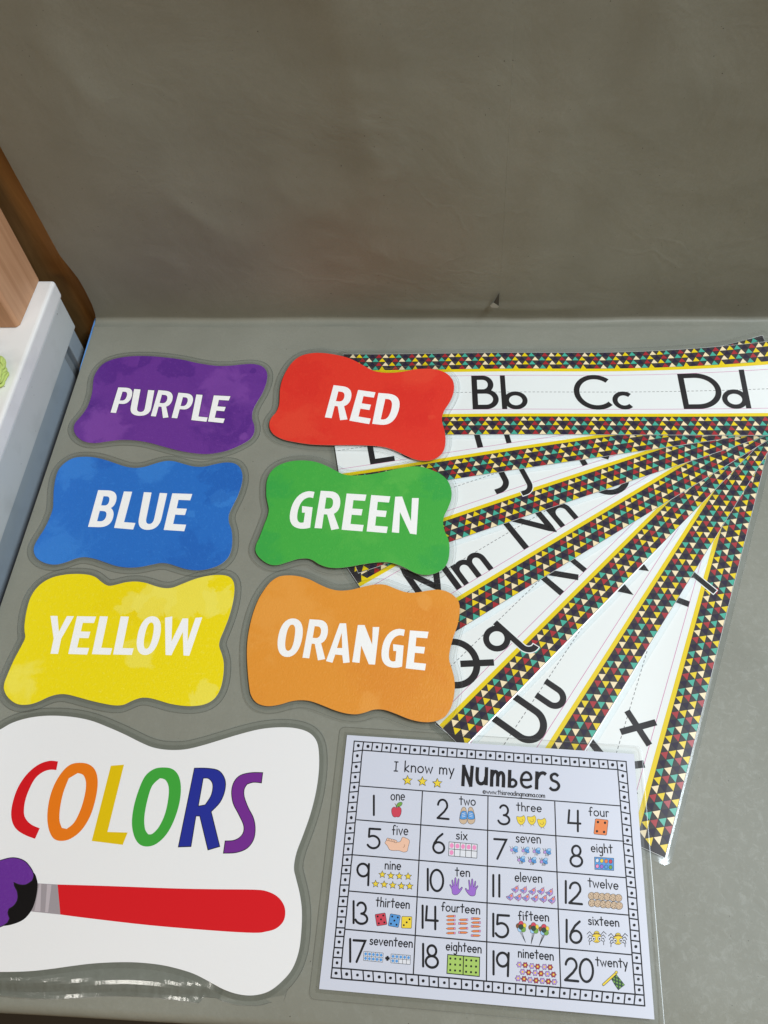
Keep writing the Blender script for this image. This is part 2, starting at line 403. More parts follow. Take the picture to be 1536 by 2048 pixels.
# white drawer unit beside the table
dz = thing("drawer_unit", "white plastic drawer unit standing against the left side of the table", "drawer unit", (-.2, -.35, -.74))
wp = mat("white_plastic", (.80, .80, .80, 1), .35, .4, bump=.15, bump_scale=120)
gp = mat("pale_grey_plastic", (.50, .525, .52, 1), .4, .4, bump=.2, bump_scale=90)
bp_ = mat("shaded_lower_plastic", (.30, .35, .385, 1), .4, .4, bump=.2, bump_scale=90)  # shade on the lower panels put into a darker blue-grey
SK = .034
def speck(m, base):
    nt = m.node_tree; N = nt.nodes.new; Lk = nt.links.new; b = nt.nodes["Principled BSDF"]; tc = N("ShaderNodeTexCoord"); c = base
    for sc, a, w, col in ((150, .72, .03, (.12, .12, .12, 1)), (26, .52, .3, tuple(v * .86 for v in base[:3]) + (1,))):
        n = N("ShaderNodeTexNoise"); n.inputs["Scale"].default_value = sc; n.inputs["Detail"].default_value = 4; Lk(tc.outputs["Object"], n.inputs["Vector"])
        r = N("ShaderNodeMapRange"); r.inputs["From Min"].default_value = a; r.inputs["From Max"].default_value = a + w; Lk(n.outputs["Fac"], r.inputs["Value"])
        x = N("ShaderNodeMix"); x.data_type = 'RGBA'; Lk(r.outputs[0], x.inputs["Factor"]); x.inputs[7].default_value = col
        if isinstance(c, tuple): x.inputs[6].default_value = c
        else: Lk(c, x.inputs[6])
        c = x.outputs[2]
    Lk(c, b.inputs["Base Color"])
speck(wp, (.80, .80, .80, 1)); speck(gp, (.52, .545, .545, 1)); speck(bp_, (.32, .37, .405, 1))
def slab(name, x_out, y0, y1, z0, z1, m, bev=.002, xin=-.42):
    mb = MB(); f = lambda x, y: x + SK * (y + .022)
    pts = [(xin, y1), (xin, y0), (f(x_out, y0), y0), (f(x_out, y1), y1)]
    mb.add([(x, y, z0) for x, y in pts] + [(x, y, z1) for x, y in pts], [(3, 2, 1, 0), (4, 5, 6, 7)] + [(i, (i + 1) % 4, 4 + (i + 1) % 4, 4 + i) for i in range(4)], m)
    return mb.build(name, dz, bevel=bev)
slab("top_lid", -.0155, -.70, -.0195, .0635, .090, wp, .004)
slab("side_panel", -.0178, -.69, -.0225, .0105, .063, gp, .0015)
slab("lower_panel", -.0205, -.052, -.0245, -.30, .0100, bp_, .0015)
slab("lower_panel", -.0205, -.69, -.0735, -.30, .0100, bp_, .0015)
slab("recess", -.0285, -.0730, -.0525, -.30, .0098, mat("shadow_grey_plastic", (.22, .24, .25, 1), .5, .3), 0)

# wooden block standing on it
wb = thing("wood_block", "light brown wooden block with upright grain standing on the white drawer unit", "wood block", (-.12, -.06, .0905))
mb = MB(); lw = wood_mat("light_block_wood", (.40, .205, .105, 1), (.58, .335, .195, 1), 2.6, .5, 2, 22)
pts = [(-.30, -.0205), (-.30, -.101), (-.0425, -.101), (-.0385, -.0965), (-.0345, -.0205)]
mb.add([(x, y, .0905) for x, y in pts] + [(x, y, .36) for x, y in pts], [(4, 3, 2, 1, 0), (5, 6, 7, 8, 9)] + [(i, (i + 1) % 5, 5 + (i + 1) % 5, 5 + i) for i in range(5)], lw)
mb.build("block", wb, bevel=.0012)

# coil of green cord on the unit
gc = mat("lime_cord", S(186, 204, 116), .75, .2, bump=.6, bump_scale=700)
mb = MB()
def tube(mb, pts, r, m, n=8):
    rings = []
    for i, p in enumerate(pts):
        p = Vector(p); d = (Vector(pts[min(i + 1, len(pts) - 1)]) - Vector(pts[max(i - 1, 0)])).normalized()
        a = d.orthogonal().normalized(); b = d.cross(a)
        if rings and a.dot(rings[-1][1]) < 0: a = -a; b = -b
        if rings:
            a = (rings[-1][1] - d * d.dot(rings[-1][1])).normalized(); b = d.cross(a)
        rings.append(([p + a * (r * math.cos(2 * math.pi * k / n)) + b * (r * math.sin(2 * math.pi * k / n)) for k in range(n)], a))
    vs = [v for g, _ in rings for v in g]
    mb.add(vs, [(i * n + k, i * n + (k + 1) % n, (i + 1) * n + (k + 1) % n, (i + 1) * n + k) for i in range(len(pts) - 1) for k in range(n)], m, True)
for q in range(4):
    pp = []
    for i in range(361):
        a = math.radians(i * 4); rr = .026 + .004 * math.sin(a * 2.3 + q) + .0008 * math.sin(i * .9 + q * 2)
        pp.append((-.0625 + rr * math.cos(a + q * 2.1) + .0009 * math.sin(i * .7 + q * 2.1), -.180 + 1.05 * rr * math.sin(a + q * 2.1), .0945 + .0028 * q + .0009 * math.cos(i * .7 + q * 2.1) + .002 * math.sin(a * 1.7)))
    tube(mb, pp, .0019, gc, 7)
o = mb.build("cord", None, (-.0625, -.18, .092)); o["label"] = "coil of lime green twisted cord lying on the white drawer unit"; o["category"] = "cord"

# ------------------------------------------------------------------ alphabet strips
STRIPS = {1: (0.0, .345, -.1938), 2: (10.3, .3548, -.2817), 3: (21.08, .3770, -.3810), 4: (33.12, .4336, -.4806), 5: (44.81, .4864, -.5699), 6: (54.08, .5662, -.6238), 7: (66.60, .6672, -.6651)}
SL, SW = .559, .1315
def lift(x, y): return .39 * max(0.0, x - .655) ** 2 * min(max((y + .195) / .13, 0.0), 1.25) ** 1.4
def strip_frame(k):
    a, ox, oy = STRIPS[k]; oy -= .00025 * (7 - k); a = math.radians(a); dx = (math.cos(a), math.sin(a)); dn = (-dx[1], dx[0])
    lo, hi = .0005 + .0004 * (7 - k), .0008 + .0010 * (7 - k)
    def xy(i, j): return ox + dx[0] * i + dn[0] * j, oy + dx[1] * i + dn[1] * j
    def zf(i, j, x, y):
        z = lo + (hi - lo) * sstep(i / .25)
        if k <= 2: z += lift(x, y)
        if k == 1: z += .0004 * sstep((.05 - i) / .05) * sstep((j - .06) / .07)
        if k == 7: z += .0016 * sstep((.30 - i) / .12) * sstep((.05 - j) / .04) - .0011 * sstep((.30 - i) / .12) * min(max(-j / .0062, 0.0), 1.0)
        return z
    def pt(i, j, dz=0.0):
        x, y = xy(i, j); return (x, y, zf(i, j, x, y) + dz)
    return pt
STROKES = {}
def glyphs():
    G = STROKES; h = 50.5; c = 3.5
    G['B'] = [[(c, 0), (c, 54)], [(c, 50.5), (14, 50.5)] + arc(14, 39.3, 10, 11.2, 90, -90)[1:] + [(c, 28.1)], [(c, 28.1), (17, 28.1)] + arc(17, 15.8, 12.5, 12.3, 90, -90)[1:] + [(c, 3.5)]]
    G['b'] = [[(c, 0), (c, 54)], arc(18, 13.7, 11.5, 11, 0, 360, 32)]
    G['C'] = [arc(27, 27, 23.8, 24.3, 47, 313, 34)]
    G['c'] = [arc(14.5, 13.7, 11, 11, 45, 315, 24)]
    G['D'] = [[(c, 0), (c, 54)], [(c, 50.5), (19, 50.5)] + arc(19, 27, 27, 23.5, 90, -90, 26)[1:] + [(c, 3.5)]]
    G['d'] = [[(30, 0), (30, 56)], arc(15.5, 13.7, 12, 11, 0, 360, 32)]
    G['E'] = [[(c, 0), (c, 54)], [(c, 50.5), (29, 50.5)], [(c, 28), (27, 28)], [(c, 3.5), (30, 3.5)]]
    G['e'] = [[(3, 14), (27, 14)], arc(15, 13.7, 11.5, 11, 0, 318, 28)]
    G['F'] = [[(c, 0), (c, 54)], [(c, 50.5), (28, 50.5)], [(c, 28), (26, 28)]]
    G['f'] = [[(9, 0), (9, 44)] + arc(17, 44, 8, 9, 180, 80)[1:], [(1, 25), (20, 25)]]
    G['J'] = [[(17.5, 54), (17.5, 16)] + arc(5, 15, 12.5, 11.5, 0, -88)[1:] + [(0, 3.4)]]
    G['j'] = [[(14, 27.5), (14, 2)] + arc(5, 1, 9, 10.5, 0, -88)[1:] + [(0, -9.6)]]
    G['K'] = [[(c, 0), (c, 54)], [(33, 54), (6, 27), (35, 0)]]
    G['M'] = [[(c, 0), (c, 50), (24, 14), (43, 50), (43, 0)]]
    G['m'] = [[(3, 0), (3, 27.5)], [(3, 16)] + arc(11.5, 16, 8.5, 9, 180, 0)[1:] + [(20, 0)], [(20, 16)] + arc(28, 16, 8, 9, 180, 0)[1:] + [(36, 0)]]
    G['N'] = [[(c, 0), (c, 50), (42.5, 4), (42.5, 54)]]
    G['n'] = [[(3, 0), (3, 27.5)], [(3, 15)] + arc(12.7, 15, 9.7, 10, 180, 0)[1:] + [(22.4, 0)]]
    G['O'] = [arc(26, 27, 22.7, 24, 0, 360, 40)]
    G['Q'] = [arc(26, 27, 22.7, 24, 0, 360, 40), [(30, 22), (56, -1)]]
    G['q'] = [arc(15, 14.5, 11.5, 11, 0, 360, 32), [(27, 28), (27, -10)] + arc(36, -10, 9, 9.5, 180, 285)[1:]]
    G['R'] = [[(c, 0), (c, 54)], [(c, 50.5), (16, 50.5)] + arc(16, 39.3, 11, 11.2, 90, -90)[1:] + [(c, 28.1)], [(12, 27), (31, 0)]]
    G['r'] = [[(3, 0), (3, 27.5)], arc(12, 16, 8.8, 9, 180, 75)]
    G['U'] = [[(c, 54), (c, 19)] + arc(19, 19, 15.5, 15.3, 180, 360, 24)[1:] + [(34.5, 54)]]
    G['u'] = [[(3, 28), (3, 12.5)] + arc(12, 12.5, 9, 9.4, 180, 360, 18)[1:] + [(21, 28)]]
    G['V'] = [[(3, 54), (21, 10.5), (39, 54)]]
    G['v'] = [[(2, 28), (12.5, 8), (23, 28)]]
    G['X'] = [[(4, 54), (36, 0)], [(36, 54), (4, 0)]]
    G['x'] = [[(3, 29), (26.5, 0)], [(26, 29), (2, 0)]]
    G['Y'] = [[(3, 54), (21, 27), (39, 54)], [(21, 28), (21, 0)]]
    G['y'] = [[(24, 28), (2, -22)], [(1, 28), (13, 3)]]
glyphs()
STRIP_LETTERS = {1: (('B', 166.3), ('b', 202.4), ('C', 294.2), ('c', 340), ('D', 425.8), ('d', 474)),
                 2: (('E', 38.9), ('e', 76), ('F', 169.9), ('f', 199.8)), 3: (('J', 184), ('j', 211.5), ('K', 295)),
                 4: (('M', 47.5), ('m', 97), ('N', 178), ('n', 230), ('O', 293)), 5: (('Q', 31), ('q', 93.5), ('R', 193.5), ('r', 233.3)),
                 6: (('U', 36.6), ('u', 82.5), ('V', 221), ('v', 265)), 7: (('X', 38), ('x', 91.5), ('Y', 235.5), ('y', 280))}
PAT0 = (T_RED, T_CREAM, T_YEL, T_TEAL, NAVY); PAT1 = (T_RED, T_CREAM, T_TEAL, T_YEL, NAVY)
STRIP_LABEL = {1: "top alphabet strip of the fan, straight along the back, reading Bb Cc Dd",
               2: "alphabet strip just below the Bb Cc Dd strip, letter stems Ff showing", 3: "alphabet strip in the fan with the letters Jj, its end under the green card",
               4: "alphabet strip in the fan reading Mm Nn", 5: "alphabet strip in the fan reading Qq with its tail over the border",
               6: "alphabet strip in the fan reading Uu beside the numbers poster", 7: "bottom alphabet strip of the fan with the x, its end beside the numbers poster"}
def make_strip(k):
    pt = strip_frame(k); base = pt(SL / 2, SW / 2)
    root = thing("alphabet_strip", STRIP_LABEL[k], "alphabet strip", base, "alphabet strips fanned out on the table")
    NX = 112
    mb = MB(); mb.grid(NX, 14, lambda u, v: pt(u * SL, v * SW), WHITE, True)
    for j in (0, SW): mb.grid(NX, 1, lambda u, v: pt(u * SL, j - (.0010 * v * sstep(((.40 if k == 5 else .26) - u * SL) / .12) if j == 0 and k in (5, 6) else 0), -.00028 * v), EDGE_GLINT if j == 0 and k in (5, 6) else PAPER_EDGE)  # two strips get a flared white band painted as an edge glint
    for i in (0, SL): mb.grid(14, 1, lambda u, v: pt(i, u * SW, -.00028 * v), PAPER_EDGE)
    mb.build("sheet", root)
    b, hrow = .008614, .006875
    for lo, hi, top in ((0.0003, .0275, False), (.104, SW - .0003, True)):
        mb = MB(); mb.grid(NX, 3, lambda u, v: pt(.0003 + u * (SL - .0006), lo + v * (hi - lo), .00006), CHARCOAL, True)
        for r in range(4):                                     # r = 0 is the top row
            y0 = hi - (r + 1) * (hi - lo) / 4; y1 = y0 + (hi - lo) / 4; pat = PAT0 if r % 2 == 0 else PAT1; sh = 0.0 if r % 2 == 0 else 2.5
            for n in range(-3, 67):
                x = (n + sh) * b + b * .5; m = pat[n % 5]
                if x - b * .49 < .0004 or x + b * .49 > SL - .0004: continue
                yb = y0 + (.0004 if not (top and r == 3 and m is T_YEL) else -.0012)
                mb.add([pt(x - b * .485, yb, .00011), pt(x + b * .485, yb, .00011), pt(x, y1 - .0001, .00011)], [(0, 1, 2)], m)
                mb.add([pt(x + b * .06, y1 - .0002, .00009), pt(x + b * .5, y0 + .0008, .00009), pt(x + b * .94, y1 - .0002, .00009)], [(0, 1, 2)], CHARCOAL2)
        mb.build("triangle_border", root)
    for lo, hi in ((.0275, .032), (.0995, .104)):
        mb = MB(); mb.grid(NX, 1, lambda u, v: pt(.0003 + u * (SL - .0006), lo + v * (hi - lo), .00008), T_YEL, True); mb.build("yellow_rule", root)
    mb = MB()
    for j in (.0388, .0930): mb.grid(NX, 1, lambda u, v: pt(u * SL, j - .0003 + v * .0006, .00007), PINK_LINE, True)
    nd = 104
    for d in range(nd):
        x = .003 + d * (SL - .006) / nd; mb.grid(1, 1, lambda u, v: pt(x + u * .0031, .0659 - .00035 + v * .0007, .00007), GREY_DASH)
    mb.build("ruled_lines", root)
    for ch, at in STRIP_LETTERS[k]:
        mb = MB(); w = 7.0 if ch.isupper() else 6.3
        if ch in 'jqy':
            for q, s in enumerate(STROKES[ch][-1 if ch != 'y' else 0:] if ch != 'y' else STROKES[ch][:1]):
                s2 = [p for p in s]
                e = Vector(s2[-1]) - Vector(s2[-2]); e.normalize(); s2 = s2[:-1] + [tuple(Vector(s2[-1]) + e * 1.0)]
                dense = densify(s2, 3); ribbon(mb, dense, (w + 2.2), lambda x, y: pt((at + x) / 1000, .0388 + y / 1000, .00016), WHITE)
        for q, s in enumerate(STROKES[ch]):
            closed = (Vector(s[0]) - Vector(s[-1])).length < 1e-6
            ribbon(mb, s if closed else densify(s, 3), w, lambda x, y: pt((at + x) / 1000, .0388 + y / 1000, .00020 + .00003 * q), BLACK, closed, False, 3.4 if ch in 'Vv' else 1.9)
        o = mb.build("letter", root); o["label"] = ("capital " if ch.isupper() else "small ") + "letter " + ch
    # laminate margin
    mb = MB(); mg = .0062; r_ = [(-.0012, -.0012)]
    def rr(d, n=6):
        out = []; rad = max(.003 + d * .3, .0005); X0, X1, Y0, Y1 = -d, SL + d, -d, SW + d
        seg = [((X0 + rad, Y0), (X1 - rad, Y0), 112), ((X1, Y0 + rad), (X1, Y1 - rad), 20), ((X1 - rad, Y1), (X0 + rad, Y1), 112), ((X0, Y1 - rad), (X0, Y0 + rad), 20)]
        for (a, b2, n2) in seg:
            for q in range(n2 + 1): out.append((a[0] + (b2[0] - a[0]) * q / n2, a[1] + (b2[1] - a[1]) * q / n2))
        return out
    R0, R1, R2, R3 = rr(-.0008), rr(.0018), rr(.004), rr(mg); n = len(R0)
    rings = [[pt(i, j, -.00008) for i, j in R] for R in (R0, R1, R2, R3)] + [[pt(i, j, -.0003) for i, j in R3]]
    for a, b2, m in ((0, 1, STRIP_FILM), (1, 2, STRIP_FILM), (2, 3, STRIP_FILM), (3, 4, FILM_EDGE)):
        mb.add(rings[a] + rings[b2], [(i, n + i, n + (i + 1) % n, (i + 1) % n) for i in range(n)], m, True)
    mb.build("laminate_film", root)
    return root
def densify(s, d):
    out = [s[0]]
    for a, b in zip(s, s[1:]):
        a, b = Vector(a), Vector(b); n = max(1, int((b - a).length / d))
        for i in range(1, n + 1): out.append(tuple(a + (b - a) * i / n))
    return out
for k in range(7, 0, -1): make_strip(k)

# ------------------------------------------------------------------ colour word cards
def parse(path, q):
    """SVG-like path in a unit box mapped on the quad q = (TL, TR, BL, BR)"""
    TL, TR, BL, BR = q
    def f(x, y):
        y = 1 - y
        return tuple((TL[i] * (1 - x) + TR[i] * x) * (1 - y) + (BL[i] * (1 - x) + BR[i] * x) * y for i in (0, 1))
    loops = []; cur = []; tk = path.split(); i = 0; last = None
    while i < len(tk):
        c = tk[i]; i += 1
        if c == 'Z': loops.append([f(*p) for p in cur]); cur = []
        elif c in 'ML': last = (float(tk[i]), float(tk[i + 1])); cur.append(last); i += 2
        elif c == 'C':
            p = [last] + [(float(tk[i + 2 * j]), float(tk[i + 2 * j + 1])) for j in range(3)]; i += 6
            for s in range(1, 9):
                t = s / 8; u = 1 - t
                cur.append(tuple(u ** 3 * p[0][j] + 3 * u * u * t * p[1][j] + 3 * u * t * t * p[2][j] + t ** 3 * p[3][j] for j in (0, 1)))
            last = p[3]
    return loops
GL = {
 'E': "M 0 0 L 0 1 L 1 1 L .96 .83 L .38 .83 L .38 .60 L .88 .60 L .85 .43 L .38 .43 L .38 .175 L 1 .175 L .97 0 Z",
 'L': "M 0 0 L 0 1 L .42 1 L .42 .175 L 1 .175 L .97 0 Z",
 'R': "M 0 0 L 0 1 L .45 1 C .80 1 .96 .88 .96 .69 C .96 .54 .86 .45 .72 .41 L 1 .02 L .69 -.03 L .44 .38 L .30 .38 L .30 0 Z M .30 .53 L .30 .83 L .44 .83 C .58 .83 .64 .77 .64 .68 C .64 .59 .57 .53 .44 .53 Z",
 'P': "M 0 0 L 0 1 L .48 1 C .84 1 1 .88 1 .68 C 1 .47 .82 .36 .54 .36 L .36 .36 L .36 0 Z M .36 .50 L .36 .83 L .48 .83 C .61 .83 .67 .77 .67 .68 C .67 .56 .60 .50 .46 .50 Z",
 'U': "M 0 1 L 0 .30 C 0 .10 .16 0 .46 0 C .80 0 1 .12 1 .33 L 1 1 L .68 1 L .68 .32 C .68 .21 .62 .16 .50 .16 C .38 .16 .33 .21 .33 .31 L .33 1 Z",
 'D': "M 0 0 L 0 1 L .40 1 C .82 1 1 .82 1 .52 C 1 .20 .80 0 .38 0 Z M .33 .17 L .40 .17 C .60 .17 .68 .30 .68 .52 C .68 .73 .60 .83 .42 .83 L .33 .83 Z",
 'B': "M 0 0 L 0 1 L .48 1 C .80 1 .97 .91 .97 .74 C .97 .63 .90 .56 .80 .53 C .93 .48 1 .40 1 .29 C 1 .10 .82 0 .45 0 Z M .33 .59 L .48 .59 C .60 .59 .65 .64 .65 .71 C .65 .79 .60 .84 .48 .84 L .33 .84 Z M .33 .16 L .46 .16 C .61 .16 .68 .22 .68 .31 C .68 .40 .61 .44 .47 .44 L .33 .44 Z",
 'G': "M 1 1 L .97 .83 C .88 .85 .78 .86 .70 .84 C .46 .80 .34 .64 .34 .42 C .34 .24 .42 .15 .58 .15 L .68 .16 L .68 .43 L .54 .43 L .50 .61 L 1 .58 L 1 .02 C .85 -.01 .70 -.02 .55 -.01 C .18 .02 0 .17 0 .44 C 0 .78 .28 1 .72 1.02 C .82 1.02 .92 1.01 1 1 Z",
 'O': "M .5 1 C .84 1 1 .80 1 .52 C 1 .20 .82 0 .5 0 C .17 0 0 .20 0 .50 C 0 .80 .18 1 .5 1 Z M .5 .84 C .37 .84 .32 .70 .32 .50 C .32 .28 .38 .16 .5 .16 C .63 .16 .68 .30 .68 .51 C .68 .70 .64 .84 .5 .84 Z",
 'Y': "M 0 1 L .30 1 L .50 .58 L .70 1 L 1 1 L .66 .40 L .66 0 L .34 0 L .34 .40 Z"}
CA, CB, CC = crop(0, 560, .36458), crop(500, 640, .29948), crop(0, 880, .33854)
CD, CE, CF = crop(480, 880, .33854), crop(0, 1120, .33854), crop(460, 1120, .33854)
OUT = {
 'PURPLE': [(510,570),(520,520),(560,465),(620,435),(700,420),(800,417),(900,424),(1000,437),(1080,455),(1180,470),(1260,470),(1330,463),(1390,461),(1440,475),(1465,510),(1462,560),(1440,620),(1410,670),(1388,715),(1383,760),(1395,800),(1393,840),(1370,875),(1320,905),(1250,935),(1170,952),(1100,954),(1000,940),(900,915),(820,893),(740,880),(660,878),(590,886),(520,895),(460,885),(420,855),(405,820),(412,785),(450,740),(480,695),(500,640),(508,600)],
 'RED': [(200,470),(212,410),(240,345),(285,280),(340,240),(410,222),(480,220),(560,230),(640,248),(700,272),(760,305),(820,337),(880,350),(950,352),(1020,345),(1100,330),(1180,325),(1250,332),(1310,355),(1350,395),(1363,445),(1355,500),(1330,555),(1300,600),(1283,645),(1285,690),(1300,740),(1306,800),(1298,860),(1270,905),(1220,933),(1160,940),(1100,930),(1040,905),(970,872),(900,850),(820,840),(720,836),(600,836),(500,835),(400,830),(300,815),(220,797),(160,765),(133,725),(130,685),(145,650),(175,615),(193,570),(198,520)],
 'BLUE': [(315,360),(318,290),(330,220),(350,170),(390,130),(440,105),(500,99),(560,103),(620,117),(680,137),(740,157),(800,165),(860,157),(920,138),(980,124),(1030,126),(1090,143),(1150,157),(1210,157),(1270,143),(1330,133),(1380,137),(1415,160),(1432,205),(1428,260),(1405,330),(1375,390),(1353,440),(1352,485),(1367,530),(1372,580),(1368,640),(1350,690),(1310,730),(1250,757),(1180,770),(1110,765),(1050,748),(1000,732),(950,727),(890,738),(830,750),(760,754),(690,745),(620,722),(560,702),(500,692),(450,700),(390,722),(330,736),(270,728),(220,700),(200,660),(205,620),(230,575),(265,520),(295,455),(312,405)],
 'GREEN': [(155,300),(158,245),(175,200),(205,165),(250,140),(310,124),(380,121),(440,128),(500,148),(560,178),(610,202),(660,209),(730,207),(800,198),(870,183),(950,165),(1020,156),(1080,160),(1140,180),(1190,205),(1230,245),(1249,300),(1247,350),(1230,400),(1208,445),(1200,490),(1210,540),(1230,585),(1238,640),(1230,710),(1205,755),(1160,785),(1100,797),(1040,787),(980,757),(920,732),(860,721),(790,725),(720,735),(650,748),(580,756),(520,752),(470,735),(430,710),(395,700),(340,704),(280,722),(220,739),(170,733),(120,700),(93,660),(95,620),(115,575),(140,510),(163,450),(170,410),(163,370),(156,335)],
 'YELLOW': [(145,380),(155,310),(175,235),(205,180),(250,135),(310,103),(380,87),(450,82),(520,87),(565,102),(600,130),(640,152),(690,145),(740,132),(800,127),(860,135),(920,155),(970,166),(1020,163),(1080,140),(1150,113),(1220,95),(1290,88),(1345,95),(1375,120),(1385,165),(1378,240),(1355,330),(1325,410),(1300,470),(1295,510),(1310,555),(1322,610),(1318,690),(1300,765),(1265,820),(1210,852),(1140,863),(1070,860),(1000,848),(940,830),(880,815),(830,815),(780,832),(730,855),(680,859),(620,850),(540,832),(460,810),(400,795),(350,793),(290,808),(220,840),(160,855),(100,850),(50,815),(25,770),(25,730),(45,675),(85,585),(125,510),(148,460),(145,420)],
 'ORANGE': [(100,560),(103,480),(115,400),(135,320),(165,240),(200,180),(240,130),(290,98),(350,91),(410,97),(470,115),(530,145),(590,170),(650,181),(720,175),(790,157),(860,144),(920,147),(980,170),(1040,190),(1100,192),(1160,182),(1220,175),(1270,182),(1315,205),(1350,245),(1357,300),(1345,380),(1318,460),(1298,540),(1295,590),(1310,640),(1325,700),(1327,770),(1310,860),(1270,925),(1210,953),(1140,957),(1060,940),(980,908),(910,885),(850,884),(800,900),(750,911),(690,907),(620,888),(550,860),(480,835),(420,828),(360,835),(290,855),(220,863),(160,845),(125,800),(113,740),(105,660)]}
LET = {
 'PURPLE': [('P',((648,588),(738,592),(605,728),(695,735))),('U',((735,597),(848,605),(708,742),(822,750))),('R',((868,603),(962,612),(826,747),(925,757))),('P',((978,617),(1070,625),(940,757),(1032,765))),('L',((1076,627),(1163,633),(1048,769),(1136,779))),('E',((1172,632),(1266,637),(1140,777),(1228,786)))],
 'RED': [('R',((558,435),(695,452),(500,650),(650,668))),('E',((722,467),(838,483),(664,672),(800,696))),('D',((858,487),(1020,500),(816,693),(965,710)))],
 'BLUE': [('B',((580,296),(703,300),(520,513),(655,517))),('L',((732,304),(848,308),(674,519),(790,529))),('U',((850,308),(988,315),(808,528),(938,534))),('E',((1018,315),(1136,319),(967,531),(1092,539)))],
 'GREEN': [('G',((318,306),(440,307),(280,520),(414,522))),('R',((477,300),(603,307),(440,520),(585,528))),('E',((630,316),(747,323),(600,530),(727,540))),('E',((775,325),(888,333),(748,540),(870,550))),([(917,335),(958,334),(1010,480),(1016,343),(1056,343),(1043,558),(1005,553),(945,425),(940,549),(897,545)],None)],
 'YELLOW': [('Y',((298,330),(437,332),(251,552),(390,556))),('E',((455,332),(568,334),(403,555),(518,559))),('L',((590,332),(703,336),(543,556),(655,560))),('L',((713,333),(828,337),(668,558),(782,561))),('O',((835,330),(968,334),(790,560),(922,563))),([(975,341),(1018,333),(1013,480),(1078,345),(1112,345),(1108,480),(1155,342),(1195,338),(1118,566),(1084,564),(1080,425),(1012,563),(978,561)],None)],
 'ORANGE': [('O',((302,343),(445,347),(266,571),(408,575))),('R',((470,350),(592,357),(428,577),(562,590))),([(648,374),(686,374),(707,605),(669,609),(663,562),(622,558),(605,607),(567,597)],[(660,430),(663,520),(632,520)]),([(755,384),(795,384),(840,500),(843,396),(882,396),(857,618),(820,616),(775,505),(765,608),(722,603)],None),('G',((910,408),(1033,412),(885,632),(1016,634))),('E',((1063,416),(1173,424),(1038,640),(1155,653)))]}
flat = lambda z0: (lambda x, y: z0)
SURF = {'PURPLE': flat(.0006), 'BLUE': flat(.0006), 'YELLOW': flat(.0006),
        'RED': lambda x, y: .0019 + (x - .25) * .025, 'GREEN': lambda x, y: .0014 + (x - .24) * .025, 'ORANGE': lambda x, y: .0012 + (x - .24) * .02}
CRP = {'PURPLE': CA, 'RED': CB, 'BLUE': CC, 'GREEN': CD, 'YELLOW': CE, 'ORANGE': CF}
CMAT = {'PURPLE': ((100, 50, 140), (124, 70, 158), (76, 34, 124), 1.0, .12, [(980,480,.024,0,.12),(600,500,.022,0,.3),(800,440,.008,0,.1),(1240,600,.03,1,.4),(560,800,.026,1,.3),(1230,800,.03,0,.4),(1390,500,.006,0,.1),(1340,865,.006,1,.2)]),
      'RED': ((218, 54, 40), (223, 76, 52), (208, 38, 34), 2.0, .25, [(1050,560,.03,0,.5),(350,400,.03,0,.5),(1100,350,.02,1,.4),(300,700,.03,1,.5),(1225,645,.005,1,.2)]),
      'BLUE': ((38, 106, 190), (62, 134, 212), (26, 84, 168), 3.0, .2, [(1340,350,.014,1,.12),(450,130,.03,1,.3),(1330,260,.024,0,.2),(1120,435,.006,1,.2),(900,150,.02,1,.3),(620,120,.014,0,.2),(1150,700,.03,0,.4),(350,640,.03,1,.5)]),
      'GREEN': ((66, 165, 66), (94, 180, 76), (42, 152, 72), 4.0, .25, [(1150,270,.018,0,.3),(200,280,.02,0,.4),(700,400,.04,1,.6),(1200,700,.02,0,.4),(130,650,.02,0,.4),(950,180,.02,1,.4)]),
      'YELLOW': ((231, 211, 12), (233, 221, 92), (227, 201, 6), 5.3, .2, [(1150,190,.030,1,.14),(900,240,.018,1,.2),(1300,230,.016,1,.12),(790,560,.016,1,.25),(1200,790,.014,1,.12),(770,250,.012,1,.15),(100,740,.02,1,.5)]),
      'ORANGE': ((219, 143, 50), (228, 160, 76), (211, 128, 42), 6.0, .3, [(1140,245,.008,1,.25),(1000,700,.04,0,.6),(300,300,.04,1,.6),(820,850,.01,1,.4)])}
CARD_LABEL = {'PURPLE': "purple wavy-edged card reading PURPLE in white, by the left back of the table", 'RED': "red wavy-edged card reading RED, lying over the top alphabet strip",
              'BLUE': "blue wavy-edged card reading BLUE", 'GREEN': "green wavy-edged card reading GREEN, over the alphabet strip ends",
              'YELLOW': "yellow wavy-edged card reading YELLOW, above the white COLORS sign", 'ORANGE': "orange wavy-edged card reading ORANGE, above the numbers poster"}
THIN_LINE = mat('dark_outline_ink', S(58, 40, 70), .45, .2)
def card_body(root, loop, sf, m, th=.00045, edge=PAPER_EDGE, name="card"):
    mb = MB(); n = len(loop)
    mb.fill([loop], lambda x, y: sf(x, y) + th, m)
    lo = [(x, y, sf(x, y)) for x, y in loop]; hi = [(x, y, sf(x, y) + th) for x, y in loop]
    mb.add(lo + hi, [(i, (i + 1) % n, n + (i + 1) % n, n + i) for i in range(n)], edge, True)
    return mb.build(name, root)
def lerp2(a, b, t): return (a[0] + (b[0] - a[0]) * t, a[1] + (b[1] - a[1]) * t)
